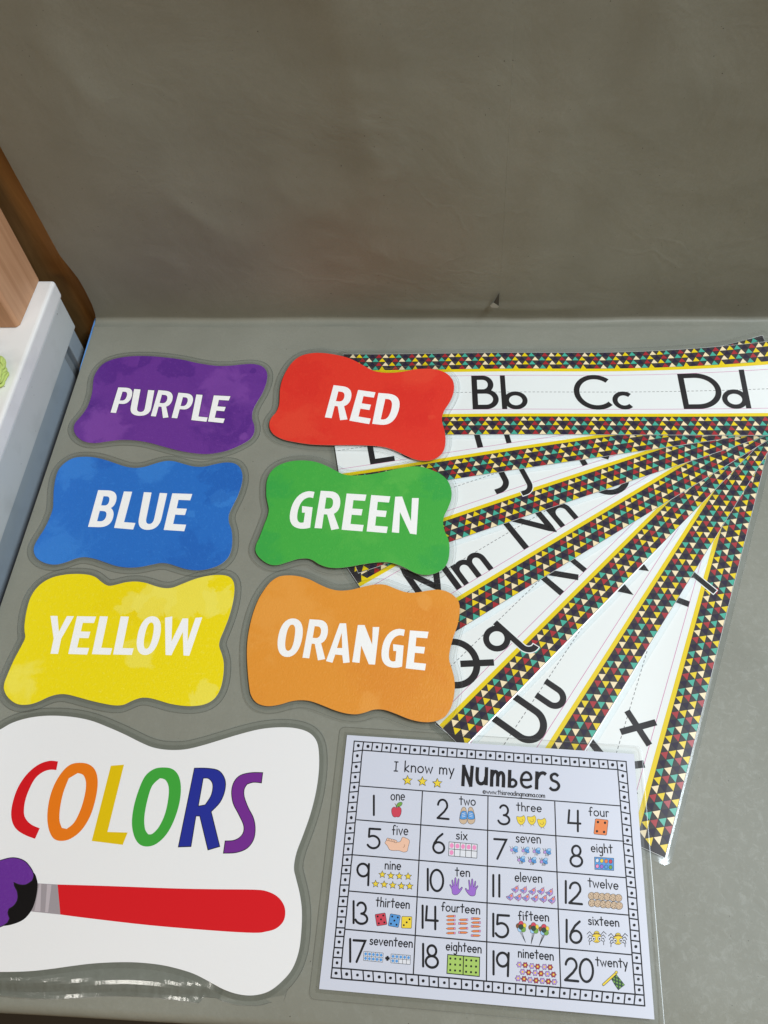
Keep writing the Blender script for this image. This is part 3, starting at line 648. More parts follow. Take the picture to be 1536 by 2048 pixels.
def film_ring(root, loop, sf, o1, o2, outer=None):
    mb = MB(); n = len(loop)
    if area2(loop) < 0: loop = loop[::-1]; outer = outer[::-1] if outer else None
    A, B, D = offset(loop, -.0015), offset(loop, o1), outer or offset(loop, o2)
    z = lambda p, d: (p[0], p[1], sf(*p) + d)
    def band(a, da, b, db, m):
        mb.add([z(p, da) for p in a] + [z(p, db) for p in b], [(i, n + i, n + (i + 1) % n, (i + 1) % n) for i in range(n)], m, True)
    band(A, .00016, B, .00016, FILM); K = [[lerp2(p, q, t / 7) for p, q in zip(B, D)] for t in range(8)] if outer else [B, D]
    for k1, k2 in zip(K, K[1:]): band(k1, .00016, k2, .00016, FILM)
    E_ = [lerp2(q, p, 1 + .0006 / max((Vector(p) - Vector(q)).length, .002)) for p, q in zip(D, B)]
    band(D, .00016, E_, .00013, FILM_EDGE); band(E_, .00013, E_, -.00012, FILM_EDGE)
    band(A, .00028, B, .00024, FILM2)
    return mb.build("laminate_film", root)
for w in ('PURPLE', 'RED', 'BLUE', 'GREEN', 'YELLOW', 'ORANGE'):
    c, sf = CRP[w], SURF[w]
    loop = smooth_closed([P(*c(x, y), lambda a, b: sf(a, b) + .00045) for x, y in OUT[w]], 4)
    cx = sum(p[0] for p in loop) / len(loop); cy = sum(p[1] for p in loop) / len(loop)
    root = thing("color_card", CARD_LABEL[w], "color card", (cx, cy, sf(cx, cy)), "laminated color word cards")
    b_, l_, d_, seed, hd, sp = CMAT[w]; spots = []
    for (u, v, r, kd, wb_) in sp:
        q = P(*c(u, v), sf); spots.append((q[0] - cx, q[1] - cy, r, kd, wb_))
    card_body(root, loop, sf, mottle(w.lower() + "_watercolour", S(*b_), S(*l_), S(*d_), seed, hd, .42, spots))
    film_ring(root, loop, sf, .0036, .0072)
    zt = lambda x, y: sf(x, y) + .00053
    for ch, q in LET[w]:
        loops = parse(GL[ch], q) if isinstance(ch, str) else [ch] + ([q] if q else [])
        mb = MB(); mb.fill([[P(*c(x, y), zt) for x, y in l] for l in loops], zt, WHITE_INK)
        if w == 'PURPLE':
            for l in loops: ribbon(mb, [P(*c(x, y), zt) for x, y in l], .0005, lambda x, y: (x, y, zt(x, y) + .00004), THIN_LINE, True)
        o = mb.build("letter", root)

# ------------------------------------------------------------------ COLORS sign
G_, H_ = crop(0, 1400, .42969), crop(0, 1680, .42969)
sf = flat(.0006)
GP = [(0,138),(60,105),(140,82),(230,73),(330,78),(420,95),(500,125),(580,160),(650,195),(710,220),(780,232),(860,230),(940,212),(1030,185),(1120,158),(1210,136),(1300,127),(1380,132),(1440,153),(1475,195),(1485,260),(1483,340),(1470,430),(1445,530),(1410,630),(1380,710),(1368,780)]
HP = [(1378,180),(1395,250),(1405,330),(1402,430),(1390,520),(1360,600),(1310,660),(1250,705),(1180,723),(1110,718),(1040,695),(970,657),(900,622),(820,597),(740,580),(640,570),(540,569),(430,575),(330,587),(230,601),(130,611),(0,614)]
px = [G_(*p) for p in GP] + [H_(*p) for p in HP] + [(-50,1942),(-95,1928),(-125,1893),(-128,1850),(-114,1800),(-106,1750),(-118,1690),(-110,1600),(-75,1525),(-38,1480)]
zt0 = lambda x, y: .0006 + .00045
loop = smooth_closed([P(u, v, zt0) for u, v in px], 4)
root = thing("colors_sign", "big white wavy-edged sign reading COLORS above a red paintbrush", "sign", (sum(p[0] for p in loop) / len(loop), -.66, .0006))
card_body(root, loop, sf, SIGN_WHITE, edge=SIGN_WHITE)
ccw = loop if area2(loop) > 0 else loop[::-1]
outer = []
for p in offset(ccw, .0078):
    x, y = p
    if y < -.70 and x < .26: y = min(y, -.7835 + .002 * math.sin(x * 40))
    elif y < -.70 and x < .33: y = min(y, -.7805 - .003 * (x - .26) / .07)
    outer.append((x, max(y, -.786)))
fr = film_ring(root, ccw, lambda x, y: .0006 - .0000 + (-.0022 * sstep((-.770 - y) / .014)), .0045, .0078, outer)
fr.data.materials.append(FILM_WAVY)
for p in fr.data.polygons:
    if p.center.y + fr.parent.location.y < -.757 and p.center.x + fr.parent.location.x < .275 and p.material_index == 0: p.material_index = len(fr.data.materials) - 1
SIGN_LET = [((200, 22, 30), [[(270,286),(230,283),(180,300),(130,340),(90,395),(65,455),(52,520),(58,570),(80,605),(120,630),(163,646),(185,597),(150,582),(125,560),(112,530),(115,480),(130,430),(160,370),(195,338),(230,325),(262,326)]]),
 ((222,116,22), [[(370,292),(415,300),(445,330),(455,385),(445,460),(420,540),(380,605),(330,645),(285,656),(250,645),(228,605),(220,545),(228,470),(250,400),(285,340),(325,302)],[(362,340),(388,350),(400,385),(395,440),(375,510),(345,570),(310,600),(288,595),(277,560),(280,500),(295,430),(320,365)]]),
 ((214,182,10), [[(516,306),(577,301),(500,614),(594,617),(571,674),(427,656)]]),
 ((62,156,58), [[(755,314),(800,320),(830,350),(842,405),(835,480),(810,560),(775,625),(730,668),(688,682),(650,672),(625,635),(614,575),(622,500),(645,420),(675,355),(715,322)],[(745,364),(770,372),(785,405),(783,460),(768,530),(740,590),(710,622),(690,625),(675,600),(672,545),(685,470),(708,400)]]),
 ((36,46,142), [[(905,317),(970,318),(1020,330),(1047,370),(1047,420),(1025,475),(983,520),(1023,682),(968,698),(930,540),(912,540),(889,682),(830,684)],[(946,364),(970,365),(988,385),(990,415),(980,450),(955,488),(923,494)]]),
 ((110,44,136), [[(1223,338),(1217,386),(1180,383),(1150,392),(1137,415),(1137,450),(1155,500),(1180,550),(1188,600),(1180,650),(1150,690),(1100,710),(1040,713),(1048,656),(1085,654),(1115,640),(1133,615),(1133,580),(1110,530),(1085,480),(1078,425),(1090,380),(1120,350),(1170,338)]])]
def pl(c, pts, z): return [P(*c(x, y), z) for x, y in pts]
NAMES = ("red", "orange", "yellow", "green", "dark blue", "purple")
for i, (rgb, loops) in enumerate(SIGN_LET):
    zt = flat(.00114); mb = MB()
    L = [smooth_corners(pl(G_, l, zt)) for l in loops]
    mb.fill(L, zt, mat("sign_ink_" + NAMES[i].replace(" ", "_"), S(*rgb), .45, .15))
    if i >= 4:
        for q, l in enumerate(L): ribbon(mb, [(x, y) for x, y in l], .0007, lambda x, y: (x, y, .00118 + .00002 * q), POSTER_BLACK, True)
    o = mb.build("letter", root); o["label"] = NAMES[i] + " letter of the word COLORS"
def sign_part(name, c, pts, rgb, z, sm=0, m=None, line=0.0):
    mb = MB(); zt = flat(z); l = pl(c, pts, zt)
    l = smooth_corners(l, 4)
    mb.fill([l], zt, m or mat(name + "_ink", S(*rgb), .45, .15))
    if line: ribbon(mb, l, line, lambda x, y: (x, y, z + .00003), POSTER_BLACK, True)
    return mb
BR = bpy.data.objects.new("paintbrush_picture", None)
mbh = sign_part("brush_handle", H_, [(268,207),(500,214),(800,225),(1000,229),(1180,231),(1240,238),(1290,262),(1320,300),(1328,340),(1318,380),(1285,412),(1240,426),(1180,432),(1000,422),(700,397),(420,365),(281,347)], (204,24,32), .00114)
o = mbh.build("paintbrush_handle", root); o["label"] = "red paintbrush handle printed on the sign"
mbf = sign_part("ferrule", H_, [(165,201),(268,207),(281,347),(120,330)], (150,142,147), .00112)
for q, l in enumerate(([(219,207),(240,207),(224,337),(210,336)], [(183,203),(192,203),(188,333),(160,331)])):
    z = .00115; mbf.fill([pl(H_, l, flat(z))], flat(z), mat("ferrule_light", S(178, 168, 174), .45, .15))
mbf.build("ferrule", root)
sign_part("bristle", H_, [(100,130),(155,150),(172,185),(175,220),(165,280),(145,330),(110,370),(60,392),(10,400),(-60,396),(-110,360),(-60,200)], (14,12,14), .00118, 0).build("bristle", root)
sign_part("paint", H_, [(0,95),(60,82),(110,95),(140,125),(157,160),(150,190),(120,208),(90,208),(65,198),(68,215),(80,240),(82,275),(65,305),(42,320),(37,340),(45,365),(35,385),(0,405),(-60,412),(-120,390),(-160,340),(-165,270),(-130,180),(-70,120)], (96,38,140), .00122, 3,
          mottle("purple_paint_print", S(96, 38, 140), S(122, 66, 160), S(80, 30, 122), 8.2, .1), .0007).build("paint_blob", root)

# ------------------------------------------------------------------ numbers poster
PS = lambda x, y: .0009 + (x - .385) * .0125
PTH = .0003
zP = lambda x, y: PS(x, y) + PTH
Z1, Z2, Z3, Z4 = crop(620, 1450, .23438), crop(950, 1450, .24089), crop(620, 1690, .23438), crop(950, 1690, .24089)
cor = [P(694, 1470, zP), P(1268, 1508, zP), P(1309, 2039, zP), P(638, 1978, zP)]
def edge_loop(c, n=24):
    out = []
    for a, b in zip(c, c[1:] + c[:1]):
        for i in range(n): out.append((a[0] + (b[0] - a[0]) * i / n, a[1] + (b[1] - a[1]) * i / n))
    return out
pcx = sum(p[0] for p in cor) / 4; pcy = sum(p[1] for p in cor) / 4
PO = thing("numbers_poster", "white laminated poster of numbers one to twenty with a dotted square border", "poster", (pcx, pcy, PS(pcx, pcy)))
card_body(PO, edge_loop(cor), PS, POSTER_WHITE, PTH, POSTER_WHITE, "sheet")
def quad_out(d, rad, n=8, m=24):
    """rounded rectangle d outside the poster corners"""
    c = [Vector(p) for p in cor]; ctr = sum(c, Vector((0, 0))) / 4; out = []
    ux = ((c[1] - c[0]) + (c[2] - c[3])).normalized(); uy = ((c[0] - c[3]) + (c[1] - c[2])).normalized(); sg = ((-1, 1), (1, 1), (1, -1), (-1, -1))
    k = [c[i] + ux * sg[i][0] * d + uy * sg[i][1] * d for i in range(4)]
    for i in range(4):
        a, b, e = k[i - 1], k[i], k[(i + 1) % 4]; d1 = (a - b).normalized(); d2 = (e - b).normalized()
        for q in range(n + 1):
            t = q / n; p1 = b + d1 * rad * (1 - t) ** 2 + d2 * rad * t ** 2; out.append((p1.x, p1.y))
        for q in range(1, m): p = (b + d2 * rad) * (1 - q / m) + (e - d2 * rad) * (q / m); out.append((p.x, p.y))
    return out
mb = MB(); rings = [quad_out(-.002, .001), quad_out(.003, .002), quad_out(.0075, .006), quad_out(.0081, .0066)]
zz = lambda p, d: (p[0], p[1], PS(*p) + d); n = len(rings[0])
def pband(a, da, b, db, m): mb.add([zz(p, da) for p in a] + [zz(p, db) for p in b], [(i, n + i, n + (i + 1) % n, (i + 1) % n) for i in range(n)], m, True)
pband(rings[0], .0001, rings[1], .0001, FILM); pband(rings[1], .0001, rings[2], .0001, FILM); pband(rings[2], .0001, rings[3], .00008, FILM_EDGE); pband(rings[3], .00008, rings[3], -.0002, FILM_EDGE); pband(rings[0], .0002, rings[1], .00016, FILM2)
mb.build("laminate_film", PO)
LAY = .000006
class Ink(MB):
    """print on the poster; every shape lies a hair above the one before"""
    def __init__(s, cyc=False): super().__init__(); s.n = 0; s.cyc = cyc
    def z(s):
        s.n += 1; k = s.n if not s.cyc or s.n < 10 else 10 + s.n % 12
        return lambda x, y: zP(x, y) + .00005 + LAY * k
    def shape(s, c, pts, m, line=0.0, sm=0, lm=None):
        zf = s.z(); l = [P(*c(x, y), zf) for x, y in pts]
        if sm: l = smooth_closed(l, sm)
        s.fill([l], zf, m)
        if line: z2 = s.z(); ribbon(s, l, line, lambda x, y: (x, y, z2(x, y)), lm or POSTER_BLACK, True)
    def line(s, c, pts, w, m=None, sm=0, cap=True):
        zf = s.z(); l = [P(*c(x, y), zf) for x, y in pts]
        if sm: l = smooth_open(l, sm)
        ribbon(s, l, w, lambda x, y: (x, y, zf(x, y)), m or POSTER_BLACK, False, cap)
    def disc(s, c, x, y, rx, ry, m, line=0.0, lm=None, n=14): s.shape(c, arc(x, y, rx, ry, 0, 360 * (1 - 1 / n), n - 1), m, line, 0, lm)
F = {}
def font():
    arch = lambda x0, w, h=1.0: [(x0, h * .58)] + arc(x0 + w / 2, h * .6, w / 2, h * .4, 180, 0, 10)[1:] + [(x0 + w, 0)]
    F['o'] = (.95, [arc(.47, .5, .44, .5, 90, 450, 20)]); F['n'] = (.82, [[(.08, 1), (.08, 0)], arch(.08, .68)])
    F['e'] = (.90, [[(.06, .52), (.86, .52)] + arc(.46, .5, .41, .5, 5, 312, 18)]); F['t'] = (.72, [[(.36, 1.62), (.36, 0)], [(.0, 1.12), (.72, 1.12)]])
    F['w'] = (1.15, [[(0, 1), (.28, 0), (.57, .85), (.86, 0), (1.14, 1)]]); F['h'] = (.82, [[(.08, 1.7), (.08, 0)], arch(.08, .68)])
    F['r'] = (.58, [[(.08, 1), (.08, 0)], [(.08, .58)] + arc(.38, .6, .30, .4, 180, 55, 8)[1:]]); F['f'] = (.66, [[(.26, 0), (.26, 1.3)] + arc(.50, 1.3, .24, .36, 180, 45, 8)[1:], [(0, .85), (.56, .85)]])
    F['u'] = (.82, [[(.06, 1), (.06, .4)] + arc(.40, .4, .34, .4, 180, 360, 10)[1:] + [(.74, 1)], [(.74, 1), (.74, 0)]]); F['i'] = (.22, [[(.1, 1), (.1, 0)], [(.1, 1.40), (.1, 1.45)]])
    F['v'] = (.80, [[(0, 1), (.38, 0), (.78, 1)]]); F['x'] = (.80, [[(.02, 1), (.76, 0)], [(.74, 1), (.02, 0)]]); F['s'] = (.66, [[(.60, .86), (.38, 1), (.10, .90), (.10, .62), (.36, .50), (.60, .36), (.58, .10), (.30, 0), (.02, .12)]])
    F['g'] = (.86, [arc(.42, .5, .38, .5, 20, 340, 18), [(.78, 1), (.78, -.35)] + arc(.46, -.35, .32, .35, 0, -140, 8)[1:]]); F['y'] = (.78, [[(0, 1), (.38, .05)], [(.76, 1), (.22, -.65)]])
    F['l'] = (.18, [[(.08, 1.7), (.08, 0)]]); F['k'] = (.76, [[(.08, 1.75), (.08, 0)], [(.66, 1), (.1, .42), (.72, 0)]]); F['m'] = (1.3, [[(.08, 1), (.08, 0)], arch(.08, .56), [(.64, .58)] + arch(.64, .56)])
    F['c'] = (.78, [arc(.44, .5, .40, .5, 50, 310, 16)]); F['a'] = (.88, [arc(.42, .5, .38, .5, 20, 340, 18), [(.80, 1), (.80, 0)]]); F['d'] = (.86, [arc(.40, .5, .38, .5, 20, 340, 18), [(.78, 1.7), (.78, 0)]])
    F['I'] = (.55, [[(.27, 1.5), (.27, 0)], [(.02, 1.5), (.54, 1.5)], [(.0, 0), (.54, 0)]]); F[' '] = (.55, []); F['.'] = (.15, [[(.06, .02), (.06, .08)]])
    F['@'] = (1.2, [arc(.55, .55, .55, .6, 0, 360, 20), arc(.55, .55, .26, .3, 50, 310, 10)])
    D = F
    D['1'] = [[(.5, 1), (.5, 0)]]; D['2'] = [[(.08, .72)] + arc(.48, .70, .40, .30, 170, -20, 10) + [(.62, .38), (.03, .02)], [(.03, .02), (1, 0)]]
    D['3'] = [[(.1, .86)] + arc(.42, .74, .38, .26, 130, -90, 12) , arc(.42, .24, .50, .24, 90, -165, 14)]; D['4'] = [[(.12, 1), (.05, .38), (1, .38)], [(.80, 1), (.80, 0)]]
    D['5'] = [[(1, 1), (.12, 1)], [(.12, 1), (.08, .60)], [(.08, .58)] + arc(.42, .32, .52, .32, 120, -150, 16)]; D['6'] = [[(.80, 1), (.45, .80), (.15, .50), (.06, .28)], arc(.50, .28, .44, .28, 0, 360, 20)]
    D['7'] = [[(.0, 1), (.98, 1), (.25, 0)]]; D['8'] = [arc(.5, .76, .34, .24, 0, 360, 18), arc(.5, .26, .47, .26, 0, 360, 20)]
    D['9'] = [arc(.46, .70, .44, .30, 0, 360, 20), [(.92, 1), (.86, 0)]]; D['0'] = [arc(.5, .5, .47, .5, 90, 450, 24)]
font()
def text(ink, s, c, bl, br, xh, w, gap=.26, spread=1.0):
    """handwritten line set on the poster between two baseline points (crop units); xh = x-height"""
    A = Vector(P(*c(*bl), zP)); B = Vector(P(*c(*br), zP)); U = Vector(P(*c(bl[0] + .0, bl[1] - xh), zP)) - A
    tot = sum(F[ch][0] for ch in s) + gap * (len(s) - 1); ex = (B - A) / tot; x = 0.0; ey = Vector((-ex.y, ex.x)).normalized() * U.length
    for ch in s:
        wd, st = F[ch]
        for k, q in enumerate(st):
            zf = ink.z(); pts = [A + ex * (x + p[0]) + ey * p[1] for p in q]
            ribbon(ink, [(p.x, p.y) for p in pts], w, lambda a, b: (a, b, zf(a, b)), POSTER_BLACK, (Vector(q[0]) - Vector(q[-1])).length < 1e-6, True)
        x += wd + gap
def digit(ink, d, c, x0, y0, x1, y1, w=.00195, tilt=0.07):
    """numeral in the box x0..x1, y0 (top)..y1 of a crop"""
    for st in F[d]:
        pts = [(x0 + (x1 - x0) * px_ + (py - .5) * 0, y1 + (y0 - y1) * py + (px_ - .5) * (x1 - x0) * .06) for px_, py in st]
        zf = ink.z(); l = [P(*c(a, b), zf) for a, b in pts]
        ribbon(ink, l, w, lambda x, y: (x, y, zf(x, y)), POSTER_BLACK, (Vector(st[0]) - Vector(st[-1])).length < 1e-6, True)

# frame of little squares and the grid
O4 = [(708.6, 1482), (1252.3, 1522.8), (1289.7, 2011.6), (662.2, 1956)]; I4 = [(724.8, 1500.4), (1235.5, 1539.1), (1270.4, 1988.7), (682, 1936.6)]
idn = lambda x, y: (x, y)
bd = Ink(True); LW = .0011
for q4 in (O4, I4):
    q5 = q4 + q4[:1]
    for a, b in zip(q5, q5[1:]):
        pts = [(a[0] + (b[0] - a[0]) * t / 40 + random.uniform(-.25, .25), a[1] + (b[1] - a[1]) * t / 40 + random.uniform(-.25, .25)) for t in range(41)]
        bd.line(idn, pts, LW)
lerp = lambda a, b, t: (a[0] + (b[0] - a[0]) * t, a[1] + (b[1] - a[1]) * t)
for (oa, ob, ia, ib, n) in ((O4[0], O4[1], I4[0], I4[1], 29), (O4[3], O4[2], I4[3], I4[2], 29), (O4[0], O4[3], I4[0], I4[3], 23), (O4[1], O4[2], I4[1], I4[2], 23)):
    s0 = 1.0 / n
    for i in range(n):
        jt = random.uniform(-.12, .12) / n; t = (i + .5) / n + jt * .3
        inn = lambda q: lerp(ia, ib, min(max((q * n - 1) / (n - 2), 0.0), 1.0))
        po, pi = lerp(oa, ob, t), inn(t)
        if i in (0, n - 1): c0, c1 = (oa, ia) if i == 0 else (ob, ib); po, pi = c0, c1
        ctr = lerp(po, pi, .5)
        if not (n == 23 and i in (0, n - 1)): bd.disc(idn, ctr[0], ctr[1], 3.1 * random.uniform(.9, 1.1), 3.3 * random.uniform(.9, 1.1), POSTER_BLACK, n=10)
        if i > 0:
            t2 = i / n + (jt if 1 < i < n - 1 else 0); a, b = lerp(oa, ob, t2), inn(t2)
            bd.line(idn, [lerp(a, b, .05), lerp(a, b, .5), lerp(a, b, .95)], LW)
bd.build("dotted_border", PO)
gr = Ink()
for a, b in (((718.4,1571.9),(1242.7,1611.9)),((712.6,1639.4),(1248.7,1682.5)),((704.4,1709.5),(1253,1755.5)),((697.4,1782),(1259.6,1830.4)),((689,1858.3),(1265,1909.7)),
             ((845,1581.7),(826.7,1947.8)),((976,1592),(972.9,1964)),((1109.5,1603),(1121.5,1977))):
    gr.line(idn, [lerp(a, b, t / 12) for t in range(13)], .0010, cap=False)
gr.build("grid_lines", PO)
ti = Ink(); text(ti, "I know my", Z1, (718, 392), (1228, 425), 52, .00115)
text(ti, "@www.thisreadingmama.com", Z2, (65, 568), (582, 604), 22, .00055, .16)
big = .0034
def bstroke(pts, w=big, sm=0): ti.line(Z2, pts, w * .92, None, sm, False)
bstroke([(-100, 508), (-92, 330)]); bstroke([(-94, 340), (-32, 512)]); bstroke([(-36, 512), (-22, 338)])
bstroke([(22, 350), (18, 420), (24, 470), (52, 488), (82, 470), (92, 430)], sm=5); bstroke([(97, 350), (93, 500)])
bstroke([(142, 370), (138, 512)]); bstroke([(142, 425), (160, 390), (180, 390), (190, 420), (188, 510)], sm=5); bstroke([(190, 430), (208, 398), (228, 400), (238, 430), (236, 518)], sm=5)
bstroke([(290, 372), (286, 520)]); bstroke([(290, 465), (315, 452), (340, 470), (340, 495), (318, 512), (288, 508)], .0026, 5)
bstroke([(385, 455), (462, 452), (458, 410), (425, 392), (395, 415), (384, 460), (398, 502), (432, 518), (472, 505)], .0026, 5)
bstroke([(516, 385), (512, 535)]); bstroke([(516, 445), (540, 405), (570, 398), (590, 412)], sm=5)
bstroke([(692, 425), (665, 405), (635, 420), (640, 455), (680, 475), (698, 505), (680, 535), (645, 538), (622, 518)], .0027, 5)
def rgb(name, r, g, b): return mat(name, S(r, g, b), .45, .2)
I_Y, I_R, I_G, I_O, I_B, I_LB = rgb("icon_yellow", 226, 200, 62), rgb("icon_red", 196, 66, 84), rgb("icon_green", 112, 158, 72), rgb("icon_orange", 222, 128, 74), rgb("icon_blue", 84, 146, 208), rgb("icon_pale_blue", 150, 190, 226)
I_SK, I_PK, I_PU, I_LI, I_CO, I_W = rgb("icon_skin", 226, 184, 160), rgb("icon_pink", 226, 140, 186), rgb("icon_purple", 150, 104, 196), rgb("icon_lilac", 176, 140, 200), rgb("icon_tan", 196, 172, 146), rgb("icon_white", 214, 216, 224)
I_DR, I_DG, I_LG, I_BR = rgb("icon_dark_red", 160, 62, 76), rgb("icon_dark_green", 42, 66, 56), rgb("icon_lime", 160, 192, 98), rgb("icon_brown", 120, 80, 50)
T1 = .0003
def star(k, c, x, y, r):
    k.shape(c, [(x + r * (1 if i % 2 == 0 else .45) * math.sin(math.pi * i / 5), y - r * (1 if i % 2 == 0 else .45) * math.cos(math.pi * i / 5)) for i in range(10)], I_Y, .00045)
for x, y in ((833, 473), (960, 482), (1087, 497)): star(ti, Z1, x, y, 42)
ti.build("title", PO)
def cell(num, word, c, bl, br, xh, digs, pic, desc, cd_=None):
    nk = Ink()
    for d in digs: digit(nk, d[0], cd_ or c, *d[1:])
    o = nk.build("numeral", PO); o["label"] = "printed numeral " + num
    wk = Ink(); text(wk, word, c, bl, br, xh, .00100); o = wk.build("number_word", PO); o["label"] = "printed word " + word
    pk = Ink(); pic(pk); o = pk.build("picture", PO); o["label"] = desc
ONE = .0017
def apple(k):
    k.line(Z1, [(737, 705), (732, 680), (725, 672)], .0006, I_BR)
    k.shape(Z1, [(738, 706), (760, 698), (778, 715), (778, 750), (765, 780), (748, 786), (737, 783), (722, 787), (706, 775), (696, 745), (698, 715), (716, 699)], I_R, T1, 3)
    k.shape(Z1, [(737, 695), (748, 668), (770, 658), (788, 664), (778, 688), (758, 696)], I_G, T1, 3)
def shoes(k):
    for s in (-1, 1):
        x = 1342 + s * 32
        k.shape(Z1, [(x - 26 * s, 770), (x - 20 * s, 712), (x, 700), (x + 16 * s, 716), (x + 30 * s, 770), (x + 32 * s, 825), (x, 846), (x - 28 * s, 826)], I_CO, T1, 3)
        k.shape(Z1, [(x - 26 * s, 745), (x - 10 * s, 735), (x + 14 * s, 738), (x + 28 * s, 775), (x + 29 * s, 800), (x, 806), (x - 28 * s, 796)], I_B, T1, 3)
        for q in range(3): k.line(Z1, [(x - 14 * s, 750 + q * 14), (x + 12 * s, 757 + q * 14)], .0004, I_W)
def chicks(k):
    for x, y in ((383, 793), (472, 793), (556, 815)):
        k.shape(Z2, [(x - 38, y - 32), (x - 12, y - 30), (x + 8, y - 34), (x + 22, y - 42), (x + 34, y - 20), (x + 30, y + 10), (x + 10, y + 34), (x - 12, y + 32), (x - 30, y + 8)], I_Y, T1, 3)
        k.line(Z2, [(x - 18, y - 2), (x, y + 12), (x + 16, y), (x + 8, y - 10)], .0003, I_BR, 3)
        k.line(Z2, [(x - 4, y + 36), (x - 8, y + 48)], .0003, I_BR); k.line(Z2, [(x + 12, y + 36), (x + 20, y + 46)], .0003, I_BR)
def die(k, c, x, y, w, h, ang, m, dots):
    a = math.radians(ang); R = lambda u, v: (x + u * math.cos(a) - v * math.sin(a), y + u * math.sin(a) + v * math.cos(a)); r = .12
    k.shape(c, [R(u * w / 2, v * h / 2) for u, v in ((-1 + r, -1), (1 - r, -1), (1, -1 + r), (1, 1 - r), (1 - r, 1), (-1 + r, 1), (-1, 1 - r), (-1, -1 + r))], m, T1 * 1.2)
    for u, v in dots: p = R(u * w / 2, v * h / 2); k.disc(c, p[0], p[1], w * .095, w * .1, POSTER_BLACK, n=10)
D4 = ((-.55, -.6), (.55, -.6), (-.55, .6), (.55, .6))
def foot(k):
    k.shape(Z1, [(648, 990), (660, 968), (690, 975), (740, 998), (772, 992), (785, 962), (800, 958), (848, 985), (838, 1040), (830, 1075), (800, 1085), (760, 1072), (720, 1072), (680, 1065), (660, 1030), (640, 1008)], I_SK, T1, 3)
    for x, y in ((664, 976), (684, 980), (702, 984), (718, 988), (732, 994)): k.disc(Z1, x, y, 10, 12, I_SK, T1 * .9)
    k.line(Z1, [(806, 1020), (808, 1036), (795, 1044)], .0003, I_BR, 3)
def frame10(k, c, q, filled, m, nx=5, ny=2, lw=.00045):
    TL, TR, BR_, BL = q
    f = lambda u, v: lerp(lerp(TL, TR, u), lerp(BL, BR_, u), v)
    k.shape(c, [TL, TR, BR_, BL], I_W)
    for i in range(filled):
        u, v = (i % nx + .5) / nx, (i // nx + .5) / ny; p = f(u, v); w = (TR[0] - TL[0]) / nx * .36; h = abs(BL[1] - TL[1]) / ny * .36; k.disc(c, p[0], p[1], w, h, m, n=10)
    for i in range(nx + 1): k.line(c, [f(i / nx, 0), f(i / nx, 1)], lw, cap=False)
    for j in range(ny + 1): k.line(c, [f(0, j / ny), f(1, j / ny)], lw, cap=False)
def bees(k):
    for x, y in ((325, 40), (420, 45), (512, 52), (600, 58), (385, 122), (478, 130), (573, 137)):
        k.disc(Z4, x + 8, y - 4, 20, 20, I_B, T1 * .7); k.disc(Z4, x + 16, y - 18, 16, 12, I_LB, T1 * .6); k.disc(Z4, x - 20, y + 2, 12, 13, I_LI, T1 * .6); k.disc(Z4, x + 18, y + 12, 14, 10, I_B, T1 * .6)
        for s in (-1, 1): k.line(Z4, [(x - 22 + 6 * s, y - 12), (x - 26 + 10 * s, y - 30)], .0003)
        for s in (-10, 2, 12): k.line(Z4, [(x + s, y + 16), (x + s - 4, y + 34)], .0003)
def paints(k):
    k.shape(Z4, [(992, 100), (1152, 110), (1152, 212), (995, 203)], I_B, T1 * 1.2)
    cs = (I_W, I_Y, I_O, I_R, I_PK, I_PU, I_B, I_G)
    for i in range(8): k.disc(Z4, 1015 + (i % 4) * 37, 128 + (i % 4) * 3 + (i // 4) * 48, 14, 17, cs[i], T1)
def stars9(k):
    for x, y in ((617, 252), (690, 262), (762, 265), (837, 268), (560, 332), (633, 337), (706, 343), (780, 350), (850, 352)): star(k, Z3, x, y, 32)
def hands(k):
    for x, y, s in ((1243, 365, 1), (1382, 375, -1)):
        pts = [(-30, 45), (-34, 10), (-52, -22), (-44, -28), (-28, -8), (-34, -60), (-24, -64), (-14, -14), (-8, -80), (4, -80), (8, -14), (20, -72), (30, -70), (24, -4), (34, 12), (50, -6), (58, 2), (36, 38), (14, 58), (-14, 60)]
        k.shape(Z3, [(x + s * a, y + b) for a, b in pts], I_PU, T1, 2)
def birds(k):
    for x, y in ((333, 370), (402, 377), (475, 387), (548, 385), (618, 397), (290, 433), (357, 437), (423, 440), (497, 445), (568, 450), (638, 460)):
        k.shape(Z4, [(x - 32, y - 4), (x - 10, y - 10), (x + 12, y - 30), (x + 26, y - 22), (x + 28, y + 4), (x + 12, y + 22), (x - 8, y + 20)], I_LI, T1 * .8, 2)
        k.disc(Z4, x + 12, y - 12, 9, 10, I_O, 0); k.shape(Z4, [(x - 22, y - 2), (x + 4, y - 4), (x, y + 14)], I_B, T1 * .6); k.line(Z4, [(x + 4, y + 20), (x + 2, y + 32)], .0003, I_DR); k.line(Z4, [(x + 22, y - 24), (x + 26, y - 36)], .0004, I_DR)
def cookies(k):
    for i, (x, y) in enumerate(((968, 423), (1010, 423), (1055, 430), (1100, 430), (1147, 437), (1192, 440), (972, 482), (1020, 485), (1067, 492), (1108, 494), (1155, 500), (1198, 505))):
        k.disc(Z4, x, y, 29, 31, I_CO, T1)
        for a, b in ((-12, -12), (10, -16), (0, 0), (-14, 10), (14, 6), (4, 18)): k.disc(Z4, x + a, y + b, 3.4, 3.6, I_BR if i % 2 else POSTER_BLACK, n=7)
def dice3(k):
    five = D4 + ((0, 0),)
    die(k, Z3, 606, 635, 88, 100, -9, I_R, five); die(k, Z3, 720, 645, 88, 104, 10, I_B, five); die(k, Z3, 825, 660, 86, 100, 2, I_Y, ((.55, -.55), (0, 0), (-.55, .5)))
